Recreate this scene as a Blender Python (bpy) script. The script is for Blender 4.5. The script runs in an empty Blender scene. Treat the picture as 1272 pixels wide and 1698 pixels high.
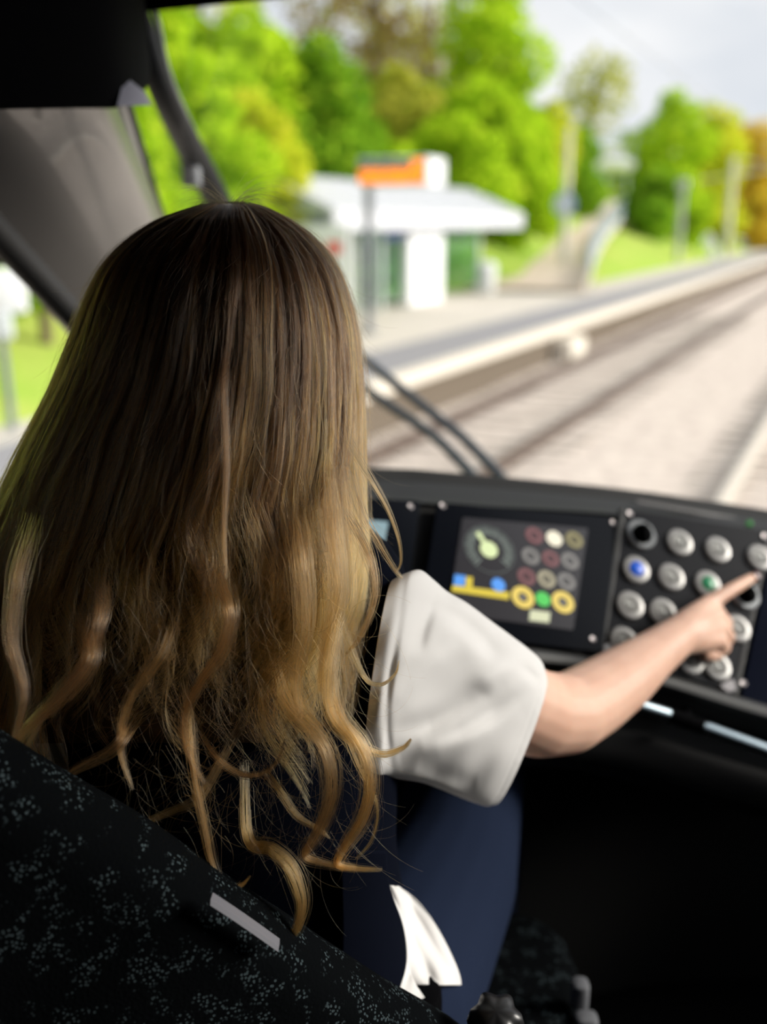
import bpy, math, random
import numpy as np
from mathutils import Vector, Matrix
from mathutils.bvhtree import BVHTree

random.seed(7)
rng = np.random.default_rng(11)
S = bpy.context.scene
C = S.collection

# ------------------------------------------------------------------ camera
FPX, CX, CY = 1700.0, 636.0, 849.0
PITCH = math.atan((849.0 - 370.0) / FPX)
YAW = math.atan((1465.0 - 636.0) * math.cos(PITCH) / FPX)
CAM = Vector((0.37, 0.0, 2.565))
ST, CT = math.sin(PITCH), math.cos(PITCH)
RV = Vector((math.cos(YAW), math.sin(YAW), 0))
FV = Vector((-math.sin(YAW), math.cos(YAW), 0))
ZV = Vector((0, 0, 1))
LOOK = FV * CT - ZV * ST
DOWN = -FV * ST - ZV * CT
cam = bpy.data.cameras.new('camera')
cam.sensor_fit = 'HORIZONTAL'
cam.sensor_width = 24.0
cam.lens = 24.0 * FPX / 1272.0
cam.clip_start = 0.02
cam.clip_end = 800
cam.dof.use_dof = True
cam.dof.focus_distance = 0.80
cam.dof.aperture_fstop = 2.3
co = bpy.data.objects.new('camera', cam)
C.objects.link(co)
m = Matrix.Identity(4)
for i in range(3):
    m[i][0], m[i][1], m[i][2], m[i][3] = RV[i], -DOWN[i], -LOOK[i], CAM[i]
co.matrix_world = m
S.camera = co

# ------------------------------------------------------------------ sky, sun, exposure
S.view_settings.view_transform = 'Standard'
S.view_settings.look = 'None'
S.view_settings.gamma = 1
S.view_settings.use_curve_mapping = False
S.view_settings.exposure = 0.22
try:
    S.cycles.max_bounces = 10
    S.cycles.diffuse_bounces = 4
    S.cycles.transparent_max_bounces = 16
    S.cycles.transmission_bounces = 6
    S.cycles.sample_clamp_indirect = 6
except Exception:
    pass
w = bpy.data.worlds.new('overcast_sky')
S.world = w
w.use_nodes = True
nt = w.node_tree
nt.nodes.clear()
def wn(t, **k):
    n = nt.nodes.new(t)
    for a, b in k.items():
        setattr(n, a, b)
    return n
tc = wn('ShaderNodeTexCoord')
mp = wn('ShaderNodeMapping')
mp.inputs['Scale'].default_value = (1.0, 1.0, 3.0)
nz = wn('ShaderNodeTexNoise')
nz.inputs['Scale'].default_value = 2.2
nz.inputs['Detail'].default_value = 4
rp = wn('ShaderNodeValToRGB')
rp.color_ramp.elements[0].position = 0.38
rp.color_ramp.elements[0].color = (0.56, 0.61, 0.68, 1)
rp.color_ramp.elements[1].position = 0.66
rp.color_ramp.elements[1].color = (.90, .90, .90, 1)
bg = wn('ShaderNodeBackground')
bg.inputs['Strength'].default_value = 1.0
ow = wn('ShaderNodeOutputWorld')
L = nt.links.new
L(tc.outputs['Generated'], mp.inputs['Vector'])
L(mp.outputs['Vector'], nz.inputs['Vector'])
L(nz.outputs['Fac'], rp.inputs['Fac'])
L(rp.outputs['Color'], bg.inputs['Color'])
L(bg.outputs['Background'], ow.inputs['Surface'])
sun = bpy.data.lights.new('sun', 'SUN')
sun.energy = 5.0
sun.angle = math.radians(24)
sun.color = (1.0, 0.95, 0.86)
so = bpy.data.objects.new('sun', sun)
C.objects.link(so)
sd = Vector((0.80, 0.40, 0.38)).normalized()      # towards the hazy sun: right of the train, fairly high
so.rotation_euler = sd.to_track_quat('Z', 'Y').to_euler()
so.location = (20, -5, 30)

# ------------------------------------------------------------------ helpers
def W(r, f, u):
    return CAM + RV * r + FV * f + ZV * u
def U(px, py, zc):
    return CAM + RV * ((px - CX) / FPX * zc) + DOWN * ((py - CY) / FPX * zc) + LOOK * zc
def ray_dir(px, py):
    return RV * ((px - CX) / FPX) + DOWN * ((py - CY) / FPX) + LOOK
def on_plane(px, py, p0, n):
    d = ray_dir(px, py)
    return CAM + d * ((p0 - CAM).dot(n) / d.dot(n))

class MB:
    def __init__(self):
        self.v = []; self.f = []
    def add(self, vs, fs):
        o = len(self.v)
        self.v += [Vector(x) for x in vs]
        self.f += [tuple(i + o for i in q) for q in fs]
        return self
    def box(self, c, s, M=None):
        c = Vector(c); hx, hy, hz = s[0] / 2, s[1] / 2, s[2] / 2
        vs = [Vector((x, y, z)) for x in (-hx, hx) for y in (-hy, hy) for z in (-hz, hz)]
        if M is not None:
            vs = [M @ x for x in vs]
        return self.add([c + x for x in vs], [(0, 1, 3, 2), (4, 6, 7, 5), (0, 4, 5, 1), (2, 3, 7, 6), (0, 2, 6, 4), (1, 5, 7, 3)])
    def rbox(self, c, s, r, M=None, n=3):
        """box with its corners rounded in plan (local XY) and softened top and bottom edges"""
        c = Vector(c); hx, hy, hz = s[0] / 2, s[1] / 2, s[2] / 2
        r = min(r, hx * .98, hy * .98)
        e = min(r * .5, hz * .6)
        rings = []
        for (inset, z) in ((e, -hz), (e * .3, -hz + e * .3), (0, -hz + e), (0, hz - e), (e * .3, hz - e * .3), (e, hz)):
            ring = []
            for (sx, sy, a0) in ((1, 1, 0), (-1, 1, 90), (-1, -1, 180), (1, -1, 270)):
                for k in range(n + 1):
                    a = math.radians(a0 + 90 * k / n)
                    p = Vector((sx * (hx - r) + (r - inset) * math.cos(a), sy * (hy - r) + (r - inset) * math.sin(a), z))
                    ring.append(c + (M @ p if M is not None else p))
            rings.append(ring)
        return self.loft(rings, True, True)
    def loft(self, rings, closed=True, caps=False):
        n = len(rings[0]); vs = [p for r in rings for p in r]; fs = []
        for i in range(len(rings) - 1):
            for j in range(n if closed else n - 1):
                k = (j + 1) % n
                fs.append((i * n + j, i * n + k, (i + 1) * n + k, (i + 1) * n + j))
        if caps:
            fs.append(tuple(reversed(range(n))))
            fs.append(tuple((len(rings) - 1) * n + j for j in range(n)))
        return self.add(vs, fs)
    def tube(self, pts, rad, n=10, caps=True, flat=1.0):
        pts = [Vector(p) for p in pts]
        if not hasattr(rad, '__len__'):
            rad = [rad] * len(pts)
        rings = []; prev = None
        for i, p in enumerate(pts):
            t = (pts[min(i + 1, len(pts) - 1)] - pts[max(i - 1, 0)]).normalized()
            if prev is None:
                a = Vector((0, 0, 1)) if abs(t.z) < .9 else Vector((1, 0, 0))
                x = t.cross(a).normalized()
            else:
                x = (prev - t * prev.dot(t)).normalized()
            prev = x
            y = t.cross(x)
            rings.append([p + (x * math.cos(q) + y * flat * math.sin(q)) * rad[i] for q in (2 * math.pi * k / n for k in range(n))])
        return self.loft(rings, True, caps)
    def lathe(self, prof, n=28, M=None, c=(0, 0, 0)):
        c = Vector(c); rings = []
        for r, z in prof:
            ring = [Vector((r * math.cos(2 * math.pi * k / n), r * math.sin(2 * math.pi * k / n), z)) for k in range(n)]
            rings.append([c + (M @ p if M is not None else p) for p in ring])
        return self.loft(rings, True, True)
    def ball(self, c, r, n=14, M=None):
        if not hasattr(r, '__len__'):
            r = (r, r, r)
        c = Vector(c); rings = []
        for i in range(n + 1):
            th = math.pi * i / n
            th = min(max(th, .02), math.pi - .02)
            ring = []
            for k in range(2 * n):
                q = math.pi * k / n
                p = Vector((r[0] * math.sin(th) * math.cos(q), r[1] * math.sin(th) * math.sin(q), -r[2] * math.cos(th)))
                ring.append(c + (M @ p if M is not None else p))
            rings.append(ring)
        return self.loft(rings, True, True)
    def capsules(self, pts, n=14):
        """closed tapered capsule chain; pts = [(Vector, radius)]"""
        for i in range(len(pts) - 1):
            (a, ra), (b, rb) = pts[i], pts[i + 1]
            a, b = Vector(a), Vector(b)
            d = b - a
            if d.length < 1e-6:
                continue
            q = d.normalized().to_track_quat('Z', 'Y').to_matrix()
            Ln = d.length
            prof = [(ra * math.sin(t), -ra * math.cos(t)) for t in (math.radians(x) for x in (3, 25, 50, 75, 90))]
            prof += [(ra + (rb - ra) * t, Ln * t) for t in (.25, .5, .75)]
            prof += [(rb * math.sin(t), Ln - rb * math.cos(t)) for t in (math.radians(x) for x in (90, 105, 130, 155, 177))]
            self.lathe(prof, n, q, a)
        return self
    def quad(self, a, b, c, d):
        return self.add([a, b, c, d], [(0, 1, 2, 3)])
    def prism(self, poly, off):
        n = len(poly); off = Vector(off)
        vs = [Vector(p) for p in poly] + [Vector(p) + off for p in poly]
        fs = [tuple(range(n)), tuple(reversed(range(n, 2 * n)))] + [(i, i + n, (i + 1) % n + n, (i + 1) % n) for i in range(n)]
        return self.add(vs, fs)

ORG = {}
def link(o, mat=None, parent=None):
    C.objects.link(o)
    if mat is not None:
        o.data.materials.append(mat)
    if parent is not None:
        o.parent = parent
    return o
def obj(name, mb, mat, parent=None, smooth=True, origin=None, fixn=True, auto=40):
    """one mesh object from a builder holding WORLD coordinates"""
    if parent is not None:
        org = ORG[parent.name]
    else:
        org = Vector(origin) if origin is not None else Vector((0, 0, 0))
    me = bpy.data.meshes.new(name)
    me.from_pydata([tuple(p - org) for p in mb.v], [], mb.f)
    me.update()
    if fixn:
        import bmesh
        bm = bmesh.new(); bm.from_mesh(me)
        bmesh.ops.recalc_face_normals(bm, faces=bm.faces)
        bm.to_mesh(me); bm.free()
    o = bpy.data.objects.new(name, me)
    if parent is None:
        o.location = org
    link(o, mat, parent)
    ORG[o.name] = org
    if smooth:
        me.polygons.foreach_set('use_smooth', [True] * len(me.polygons))
        if auto:
            try:
                me.set_sharp_from_angle(angle=math.radians(auto))
            except Exception:
                pass
    return o
def tag(o, label, cat, group=None, kind=None):
    o['label'] = label; o['category'] = cat
    if group: o['group'] = group
    if kind: o['kind'] = kind
    return o
def thing(name, loc, label, cat, group=None):
    o = bpy.data.objects.new(name, None)
    C.objects.link(o)
    o.empty_display_size = .05
    o.location = loc
    ORG[o.name] = Vector(loc)
    return tag(o, label, cat, group)
def struct(name, mb, mat, smooth=False, label=None, cat=None):
    o = obj(name, mb, mat, None, smooth)
    o['kind'] = 'structure'
    if label: o['label'] = label
    if cat: o['category'] = cat
    return o
def mod(o, t, **k):
    md = o.modifiers.new(t.lower(), t)
    for a, b in k.items():
        setattr(md, a, b)
    return md
def bake(o):
    dg = bpy.context.evaluated_depsgraph_get()
    dg.update()
    me = bpy.data.meshes.new_from_object(o.evaluated_get(dg))
    old = o.data
    o.modifiers.clear()
    o.data = me
    me.polygons.foreach_set('use_smooth', [True] * len(me.polygons))
    return o
def remeshed(name, mb, mat, parent, voxel=.004, smooth=6, factor=.5):
    o = obj(name, mb, mat, parent, True, auto=0)
    mod(o, 'REMESH', mode='VOXEL', voxel_size=voxel, use_smooth_shade=True)
    mod(o, 'SMOOTH', iterations=smooth, factor=factor)
    return bake(o)
def crom(pts, n):
    """Catmull-Rom through numpy points, n samples"""
    P = np.asarray(pts, float)
    P = np.vstack([2 * P[0] - P[1], P, 2 * P[-1] - P[-2]])
    t = np.linspace(0, len(P) - 3 - 1e-9, n)
    i = t.astype(int); u = (t - i)[:, None]
    p0, p1, p2, p3 = P[i], P[i + 1], P[i + 2], P[i + 3]
    return .5 * (2 * p1 + (p2 - p0) * u + (2 * p0 - 5 * p1 + 4 * p2 - p3) * u ** 2 + (3 * p1 - p0 - 3 * p2 + p3) * u ** 3)
def crv(pts, n):
    return [Vector(p) for p in crom([tuple(p) for p in pts], n)]

# ------------------------------------------------------------------ materials
def mat(name, col, rough=.6, metal=0.0, spec=.5, noise=None, bump=None, emit=None, coat=0.0):
    """Principled material; noise = (scale, other colour, ramp lo, ramp hi), bump = (scale, strength, distance)"""
    ma = bpy.data.materials.new(name)
    ma.use_nodes = True
    n = ma.node_tree.nodes; l = ma.node_tree.links.new
    b = n['Principled BSDF']
    b.inputs['Base Color'].default_value = (*col, 1)
    b.inputs['Roughness'].default_value = rough
    b.inputs['Metallic'].default_value = metal
    b.inputs['Specular IOR Level'].default_value = spec
    b.inputs['Coat Weight'].default_value = coat
    if noise or bump:
        tcn = n.new('ShaderNodeTexCoord')
    if noise:
        t = n.new('ShaderNodeTexNoise'); t.inputs['Scale'].default_value = noise[0]; t.inputs['Detail'].default_value = 6
        r = n.new('ShaderNodeValToRGB')
        r.color_ramp.elements[0].position = noise[2]; r.color_ramp.elements[1].position = noise[3]
        r.color_ramp.elements[0].color = (*col, 1); r.color_ramp.elements[1].color = (*noise[1], 1)
        l(tcn.outputs['Object'], t.inputs['Vector']); l(t.outputs['Fac'], r.inputs['Fac']); l(r.outputs['Color'], b.inputs['Base Color'])
    if bump:
        t2 = n.new('ShaderNodeTexNoise'); t2.inputs['Scale'].default_value = bump[0]; t2.inputs['Detail'].default_value = 4
        bp = n.new('ShaderNodeBump'); bp.inputs['Strength'].default_value = bump[1]; bp.inputs['Distance'].default_value = bump[2]
        l(tcn.outputs['Object'], t2.inputs['Vector']); l(t2.outputs['Fac'], bp.inputs['Height']); l(bp.outputs['Normal'], b.inputs['Normal'])
    if emit:
        b.inputs['Emission Color'].default_value = (*emit[0], 1)
        b.inputs['Emission Strength'].default_value = emit[1]
    return ma
def leaf_mat(name, cols):
    ma = bpy.data.materials.new(name); ma.use_nodes = True
    n = ma.node_tree.nodes; l = ma.node_tree.links.new
    n.clear()
    g = n.new('ShaderNodeNewGeometry'); r = n.new('ShaderNodeValToRGB')
    el = r.color_ramp.elements
    el[0].color = (*cols[0], 1); el[1].color = (*cols[-1], 1)
    for k, c in enumerate(cols[1:-1]):
        e = el.new((k + 1) / (len(cols) - 1)); e.color = (*c, 1)
    d = n.new('ShaderNodeBsdfDiffuse'); t = n.new('ShaderNodeBsdfTranslucent'); mx = n.new('ShaderNodeMixShader')
    mx.inputs[0].default_value = .45
    o = n.new('ShaderNodeOutputMaterial')
    l(g.outputs['Random Per Island'], r.inputs['Fac']); l(r.outputs['Color'], d.inputs['Color']); l(r.outputs['Color'], t.inputs['Color'])
    l(d.outputs[0], mx.inputs[1]); l(t.outputs[0], mx.inputs[2]); l(mx.outputs[0], o.inputs['Surface'])
    return ma
def glass_mat(name, tint=(1, 1, 1), refl=1.0):
    ma = bpy.data.materials.new(name); ma.use_nodes = True
    n = ma.node_tree.nodes; l = ma.node_tree.links.new
    n.clear()
    tr = n.new('ShaderNodeBsdfTransparent'); tr.inputs[0].default_value = (*tint, 1)
    gl = n.new('ShaderNodeBsdfGlossy'); gl.inputs['Roughness'].default_value = .02
    fr = n.new('ShaderNodeLayerWeight'); fr.inputs['Blend'].default_value = .5
    pw = n.new('ShaderNodeMath'); pw.operation = 'POWER'; pw.inputs[1].default_value = 5
    ml = n.new('ShaderNodeMath'); ml.operation = 'MULTIPLY_ADD'; ml.inputs[1].default_value = .6 * refl; ml.inputs[2].default_value = .035 * refl
    l(fr.outputs['Facing'], pw.inputs[0])
    mx = n.new('ShaderNodeMixShader'); o = n.new('ShaderNodeOutputMaterial')
    l(pw.outputs[0], ml.inputs[0]); l(ml.outputs[0], mx.inputs[0]); l(tr.outputs[0], mx.inputs[1]); l(gl.outputs[0], mx.inputs[2]); l(mx.outputs[0], o.inputs['Surface'])
    return ma

M_black = mat('black_plastic', (.002, .002, .0025), .8, spec=.02, bump=(400, .1, .001))
M_cab = mat('dark_cab_lining', (.003, .003, .0035), .9, spec=.03, bump=(200, .15, .001))
M_trim = mat('grey_pillar_trim', (.13, .12, .112), .30, spec=.7, bump=(500, .05, .0005), coat=.5)
M_steel = mat('rail_steel', (.16, .12, .10), .45, .3, noise=(6, (.10, .07, .055), .4, .7))
M_ballast = mat('pale_ballast', (.72, .63, .55), .95, spec=.1, noise=(5, (.52, .44, .39), .42, .68), bump=(9, .8, .05))
M_concrete = mat('pale_concrete', (.62, .56, .48), .9, spec=.2, noise=(3, (.52, .46, .40), .4, .7))
M_asphalt = mat('grey_asphalt', (.33, .32, .33), .9, spec=.2, noise=(20, (.28, .27, .28), .4, .7))
M_paving = mat('pale_paving', (.66, .60, .53), .9, spec=.2, noise=(2, (.58, .54, .46), .4, .7))
M_shade = mat('shaded_wall', (.16, .13, .10), .95, spec=.1)  # dark colour stands in for the shade below the platform kerb
M_grass = mat('bright_grass', (.30, .46, .06), .95, spec=.1, noise=(.6, (.44, .51, .11), .35, .65), bump=(14, .8, .05))
M_path = mat('sandy_path', (.80, .67, .54), .95, spec=.1, noise=(2, (.72, .58, .45), .4, .7))
M_white = mat('white_paint', (.86, .87, .88), .5)
M_galv = mat('galvanised_steel', (.45, .46, .47), .5, .5)
M_palegal = mat('pale_mast', (.60, .58, .50), .6, .1)
# ------------------------------------------------------------------ outside: ground, tracks, platform
X_OWN, X_NEXT = 0.0, -4.02
EDGE = -5.38
PZ = 0.55
def rear_edge(y):
    """X of the back edge of the paved platform"""
    def ss(a, b, t):
        t = min(max((t - a) / (b - a), 0), 1); return t * t * (3 - 2 * t)
    return -7.7 - 5.0 * ss(12.5, 15.5, y) + 4.1 * ss(29, 32, y)
def ground(x, y):
    if x > EDGE:
        return -.15
    d = rear_edge(y) - x
    if d <= 0:
        return PZ
    s = .41 if y > 28 else .30
    z = PZ + s * min(d, 13) + .12 * max(0, d - 13)
    return z + .05 * math.sin(x * 1.7 + y * .9)

b = MB()
xs = np.linspace(EDGE - .05, 16, 60); ys = np.linspace(-14, 130, 120)
vs = []
for y in ys:
    for x in xs:
        h = .03 * math.sin(x * 5.1 + y * 3.3) * math.sin(y * 4.7 - x * 2.9)
        nearest = min(abs(x - X_OWN), abs(x - X_NEXT))
        vs.append((x, y, -.17 + h - (.25 * max(0, nearest - 1.6) if x > .5 or x < -5 else 0)))
nx = len(xs)
fs = [(j * nx + i, j * nx + i + 1, (j + 1) * nx + i + 1, (j + 1) * nx + i) for j in range(len(ys) - 1) for i in range(nx - 1)]
b.add(vs, fs)
struct('ballast_bed', b, M_ballast, True)

# rails: foot, web and head profile
def rail_bm(x, y0, y1):
    prof = [(-.07, -.15), (.07, -.15), (.07, -.14), (.012, -.12), (.012, -.04), (.036, -.03), (.036, -.004), (.03, 0), (-.03, 0), (-.036, -.004), (-.036, -.03), (-.012, -.04), (-.012, -.12), (-.07, -.14)]
    bb = MB()
    bb.loft([[Vector((x + p[0], y, p[1])) for p in prof] for y in np.linspace(y0, y1, 12)], True, True)
    return bb
M_railtop = M_steel
for x, lab in ((X_NEXT - .7525, 'brown steel rail nearest the platform edge'),
               (X_NEXT + .7525, 'brown steel rail of the platform track, on the side away from the platform'),
               (X_OWN - .7525, 'rail at lower right running up to the windscreen sill, left rail of the own track'),
               (X_OWN + .7525, 'right rail of the own track ahead of the cab')):
    tag(obj('rail', rail_bm(x, 2.0 if x < -1 else 4.4, 126), M_railtop if x < -2 else mat('worn_rail', (.62, .57, .50), .45, .15), smooth=False, origin=(x, 10, 0)), lab, 'rail', 'rails of the two tracks')
# sleepers, each a thing
M_sleeper = mat('concrete_sleeper', (.50, .44, .38), .95, spec=.1)
slb = MB()
slb.loft([[Vector((x, sy * hw, z)) for (sy, hw, z) in ((-1, .14, -.11), (-1, .11, .0), (1, .11, .0), (1, .14, -.11))] for x in (-1.25, -.8, -.35, .35, .8, 1.25)], True, True)
proto = None
for (tx, y0, cnt, lab, grp) in ((X_NEXT, 5.0, 46, 'concrete sleeper bedded in ballast under the platform track', 'sleepers of the platform track'),
                                (X_OWN, 6.0, 30, 'concrete sleeper bedded in ballast under the own track', 'sleepers of the own track')):
    for k in range(cnt):
        if proto is None:
            o = proto = obj('sleeper', slb, M_sleeper, smooth=False)
        else:
            o = proto.copy(); C.objects.link(o)
        o.location = (tx, y0 + k * .62, -.15)
        tag(o, lab, 'sleeper', grp)

# platform
b = MB()
b.prism([(EDGE - .12, -14, PZ - .9), (EDGE - .12, 120, PZ - .9), (EDGE - .12, 120, PZ - .24), (EDGE - .12, -14, PZ - .24)], (-.5, 0, 0))
struct('platform_wall', b, M_shade)
b = MB(); b.box(((EDGE - 5.62) / 2, 53, PZ - .10), (.24, 134, .2))
struct('platform_edge_kerb', b, mat('edge_concrete', (.70, .64, .55), .9, spec=.1, noise=(3, (.70, .64, .55), .4, .7)))
b = MB(); b.box(((-5.62 - 6.94) / 2, 53, PZ - .105), (1.32, 134, .2))
struct('platform_asphalt_strip', b, M_asphalt)
b = MB(); b.box(((-6.94 - 13.2) / 2, 53, PZ - .11), (6.26, 134, .2))
struct('platform_paving', b, M_paving)
# concrete block under the kerb
p = U(938, 578, 1)
d = p - CAM
t = (EDGE + .02 - CAM.x) / d.x
p = CAM + d * t
b = MB(); b.rbox((EDGE + .10, p.y, p.z - .05), (.42, 1.15, .55), .05)
tag(obj('concrete_block', b, mat('block_concrete', (.74, .68, .58), .9), origin=(EDGE + .1, p.y, -.3)), 'pale concrete block under the platform edge beside the far rail', 'block')

# grassy bank behind the platform
b = MB()
ds = [-.25, 0, .3, .8, 1.5, 2.5, 4, 6, 8, 10, 12, 14, 18, 24, 34, 50]
ys = np.concatenate([np.linspace(-14, 12, 14), np.linspace(12.6, 33, 34), np.linspace(35, 128, 40)])
vs = []
for y in ys:
    e = rear_edge(y)
    for d in ds:
        x = e - d
        vs.append((x, y, PZ - .08 if d < 0 else ground(x, y) + (.02 if d > 0 else 0)))
n = len(ds)
b.add(vs, [(j * n + i, j * n + i + 1, (j + 1) * n + i + 1, (j + 1) * n + i) for j in range(len(ys) - 1) for i in range(n - 1)])
struct('grass_bank', b, M_grass, True)

def on_ground_px(px, zc):
    """a spot on the ground in the direction of px, at depth zc"""
    q = U(px, 370, zc)
    return Vector((q.x, q.y, ground(q.x, q.y)))
# sloping path
P = [U(872, 482, 31), U(914, 440, 39), U(955, 405, 48), U(990, 370, 58), U(1008, 338, 70)]
pc = crv(P, 24)
b = MB(); rings = []
for i, q in enumerate(pc):
    tdir = (pc[min(i + 1, 23)] - pc[max(i - 1, 0)]); tdir.z = 0; tdir.normalize()
    sd_ = Vector((tdir.y, -tdir.x, 0))
    hw = 1.75 - .5 * i / 23
    rings.append([Vector((q.x, q.y, max(q.z, ground(q.x, q.y) + .05))) + sd_ * s * hw + Vector((0, 0, dz)) for s, dz in ((-1.12, -.2), (-1, .04), (0, .06), (1, .04), (1.06, -.15))])
b.loft(rings, False)
struct('sloping_path', b, M_path, True)
# handrail of the path
side = [q + Vector((0, 0, 0)) for q in pc]
rail_pts = []
for i, q in enumerate(pc):
    tdir = (pc[min(i + 1, 23)] - pc[max(i - 1, 0)]); tdir.z = 0; tdir.normalize()
    z = max(q.z, ground(q.x, q.y) + .05)
    rail_pts.append(Vector((q.x, q.y, z)) + Vector((tdir.y, -tdir.x, 0)) * (1.85 - .5 * i / 23))
M_rail_blue = mat('blue_grey_railing', (.33, .41, .46), .6, .1)
hr = thing('path_railing', rail_pts[0], 'blue-grey railing along the right side of the sloping path', 'railing')
b = MB(); b.tube([q + Vector((0, 0, 1.0)) for q in rail_pts], .04); obj('handrail', b, M_rail_blue, hr)
b = MB(); b.tube([q + Vector((0, 0, .55)) for q in rail_pts], .03); obj('middle_rail', b, M_rail_blue, hr)
b = MB(); b.loft([[q + Vector((0, 0, .08)), q + Vector((0, 0, .42))] for q in rail_pts], False); 
o = obj('kick_panel', b, M_rail_blue, hr); mod(o, 'SOLIDIFY', thickness=.03)
for i in range(0, 24, 3):
    b = MB(); b.tube([rail_pts[i] - Vector((0, 0, .3)), rail_pts[i] + Vector((0, 0, 1.0))], .035); obj('post', b, M_rail_blue, hr)

# ------------------------------------------------------------------ shelter
fy0, fy1 = 21.6, 29.2           # along the track
def sx(y): return -10.35
sh = thing('platform_shelter', (-11.0, 25.5, PZ), 'white gabled waiting shelter with green-tinted glass walls on the platform', 'shelter')
q0 = U(560, 379, 24.5); q1 = U(868, 379, 30.5)
M_roof = mat('white_roof_sheet', (.56, .57, .60), .6)
ez = 2.565 - .02      # eave underside
xf, xr = -9.75, -12.7
y0, y1 = U(552, 370, 24.0).y, None
# front eave ends where the view line of px 552 and 870 meet x = xf
def y_at(px, x):
    d = ray_dir(px, 370); t = (x - CAM.x) / d.x; return (CAM + d * t).y
def z_at(px, py, x):
    d = ray_dir(px, py); t = (x - CAM.x) / d.x; return (CAM + d * t).z
y0, y1 = y_at(555, xf), y_at(868, xf)
ze0 = z_at(700, 381, xf); ze1 = z_at(700, 350, xf)
xm = (xf + xr) / 2 - .2
zr = z_at(650, 304, xm)
b = MB()
prof = [(xf, ze0), (xf, ze1), (xm, zr), (xr, ze1), (xr, ze0), (xr + .12, ze0), (xr + .12, ze1 - .08), (xm, zr - .12), (xf - .12, ze1 - .08), (xf - .12, ze0)]
b.loft([[Vector((x, y, z)) for x, z in prof] for y in np.linspace(y0, y1, 9)], True, True)
obj('roof', b, M_roof, sh, False)
b = MB(); nrib = 22
for k in range(nrib):
    y = y0 + (y1 - y0) * (k + .5) / nrib
    b.tube([(xf + .01, y, ze1 + .01), (xm, y, zr + .01)], .02, 6)
obj('roof_ribs', b, mat('roof_rib_white', (.80, .81, .82), .5), sh)
for yy in (y0 + .25, y1 - .25):
    b = MB(); b.prism([(xf - .2, yy, ze1 - .08), (xm, yy, zr - .16), (xr + .2, yy, ze1 - .08)], (0, .05, 0))
    obj('gable_panel', b, mat('gable_grey_green', (.55, .63, .58), .5), sh, False)
for yy in np.linspace(y0 + .3, y1 - .3, 4):
    b = MB(); b.box(((xf + xr) / 2, yy, ze0 + .04), (xf - xr - .3, .1, .1)); obj('roof_beam', b, M_white, sh, False)
M_sglass = glass_mat('green_tinted_glass', (.80, .94, .87), 1.0)
xw = -10.35
pan = [(588, 676), (730, 795)]
M_shframe = mat('shelter_frame', (.70, .74, .74), .5)
posts = [588, 632, 676, 730, 795]
for px in posts:
    y = y_at(px, xw)
    b = MB(); b.box((xw, y, (PZ + ze0) / 2 - .03), (.09, .09, ze0 - PZ - .06 + .1)); obj('post', b, M_shframe, sh, False)
for a, c in ((588, 632), (632, 676), (730, 795)):
    ya, yc = y_at(a, xw) + .05, y_at(c, xw) - .05
    b = MB(); b.box((xw, (ya + yc) / 2, (PZ + .2 + ze0) / 2), (.02, yc - ya, ze0 - PZ - .25)); obj('glass_pane', b, M_sglass, sh, False)
# back and end walls
ya, yc = y_at(588, xw), y_at(795, xw)
for k in range(4):
    s0, s1 = ya + (yc - ya) * k / 4 + .04, ya + (yc - ya) * (k + 1) / 4 - .04
    b = MB(); b.box((-12.4, (s0 + s1) / 2, (PZ + .2 + ze0) / 2), (.02, s1 - s0, ze0 - PZ - .25)); obj('glass_pane', b, M_sglass, sh, False)
    b = MB(); b.box((-12.4, s0 - .04, (PZ + ze0) / 2), (.08, .08, ze0 - PZ + .05)); obj('post', b, M_shframe, sh, False)
for yy in (ya, yc):
    b = MB(); b.box((-11.4, yy, (PZ + .2 + ze0) / 2), (1.85, .02, ze0 - PZ - .25)); obj('glass_pane', b, M_sglass, sh, False)
b = MB(); b.box((-12.0, (ya + yc) / 2, PZ + .46), (.42, (yc - ya) * .8, .06)); 
for k in (.2, .5, .8):
    b.box((-12.0, ya + (yc - ya) * k, PZ + .22), (.3, .08, .44))
obj('bench', b, mat('dark_bench', (.10, .11, .13), .6), sh, False)
b = MB(); b.box((xw + .03, y_at(655, xw), ze0 - .14), (.05, y_at(674, xw) - y_at(638, xw), .18)); obj('blue_header_sign', b, mat('shelter_blue', (.08, .10, .34), .5), sh, False)['label'] = 'dark blue sign strip under the eave'
# white cabinet panel of the shelter
ya, yc = y_at(674, xw + .1), y_at(731, xw + .1)
b = MB(); b.rbox((xw + .05, (ya + yc) / 2, (PZ + ze0) / 2), (.32, yc - ya, ze0 - PZ), .06)
tc_ = thing('ticket_cabinet', (xw + .05, (ya + yc) / 2, PZ), 'tall white ticket cabinet at the front of the glass shelter', 'cabinet')
obj('body', b, M_white, tc_, True)
b = MB(); b.box((xw + .215, (ya + yc) / 2, PZ + .28), (.01, (yc - ya) * .5, .14)); obj('lower_plate', b, mat('plate_pink', (.72, .52, .52), .5), tc_, False)
# small white bin right of shelter
q = U(806, 470, 1); d = (q - CAM); t = (-10.2 - CAM.x) / d.x; yb = (CAM + d * t).y
wb = thing('litter_bin', (-10.2, yb, PZ), 'small pale grey bin at the right end of the shelter', 'bin')
b = MB(); b.lathe([(.24, 0), (.28, .1), (.30, .7), (.28, .74)], 20, None, (-10.2, yb, PZ)); obj('body', b, mat('bin_pale', (.70, .71, .70), .5), wb)
b = MB(); b.lathe([(.31, .74), (.31, .80), (.2, .9), (.05, .92)], 20, None, (-10.2, yb, PZ)); obj('lid', b, M_white, wb)
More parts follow.
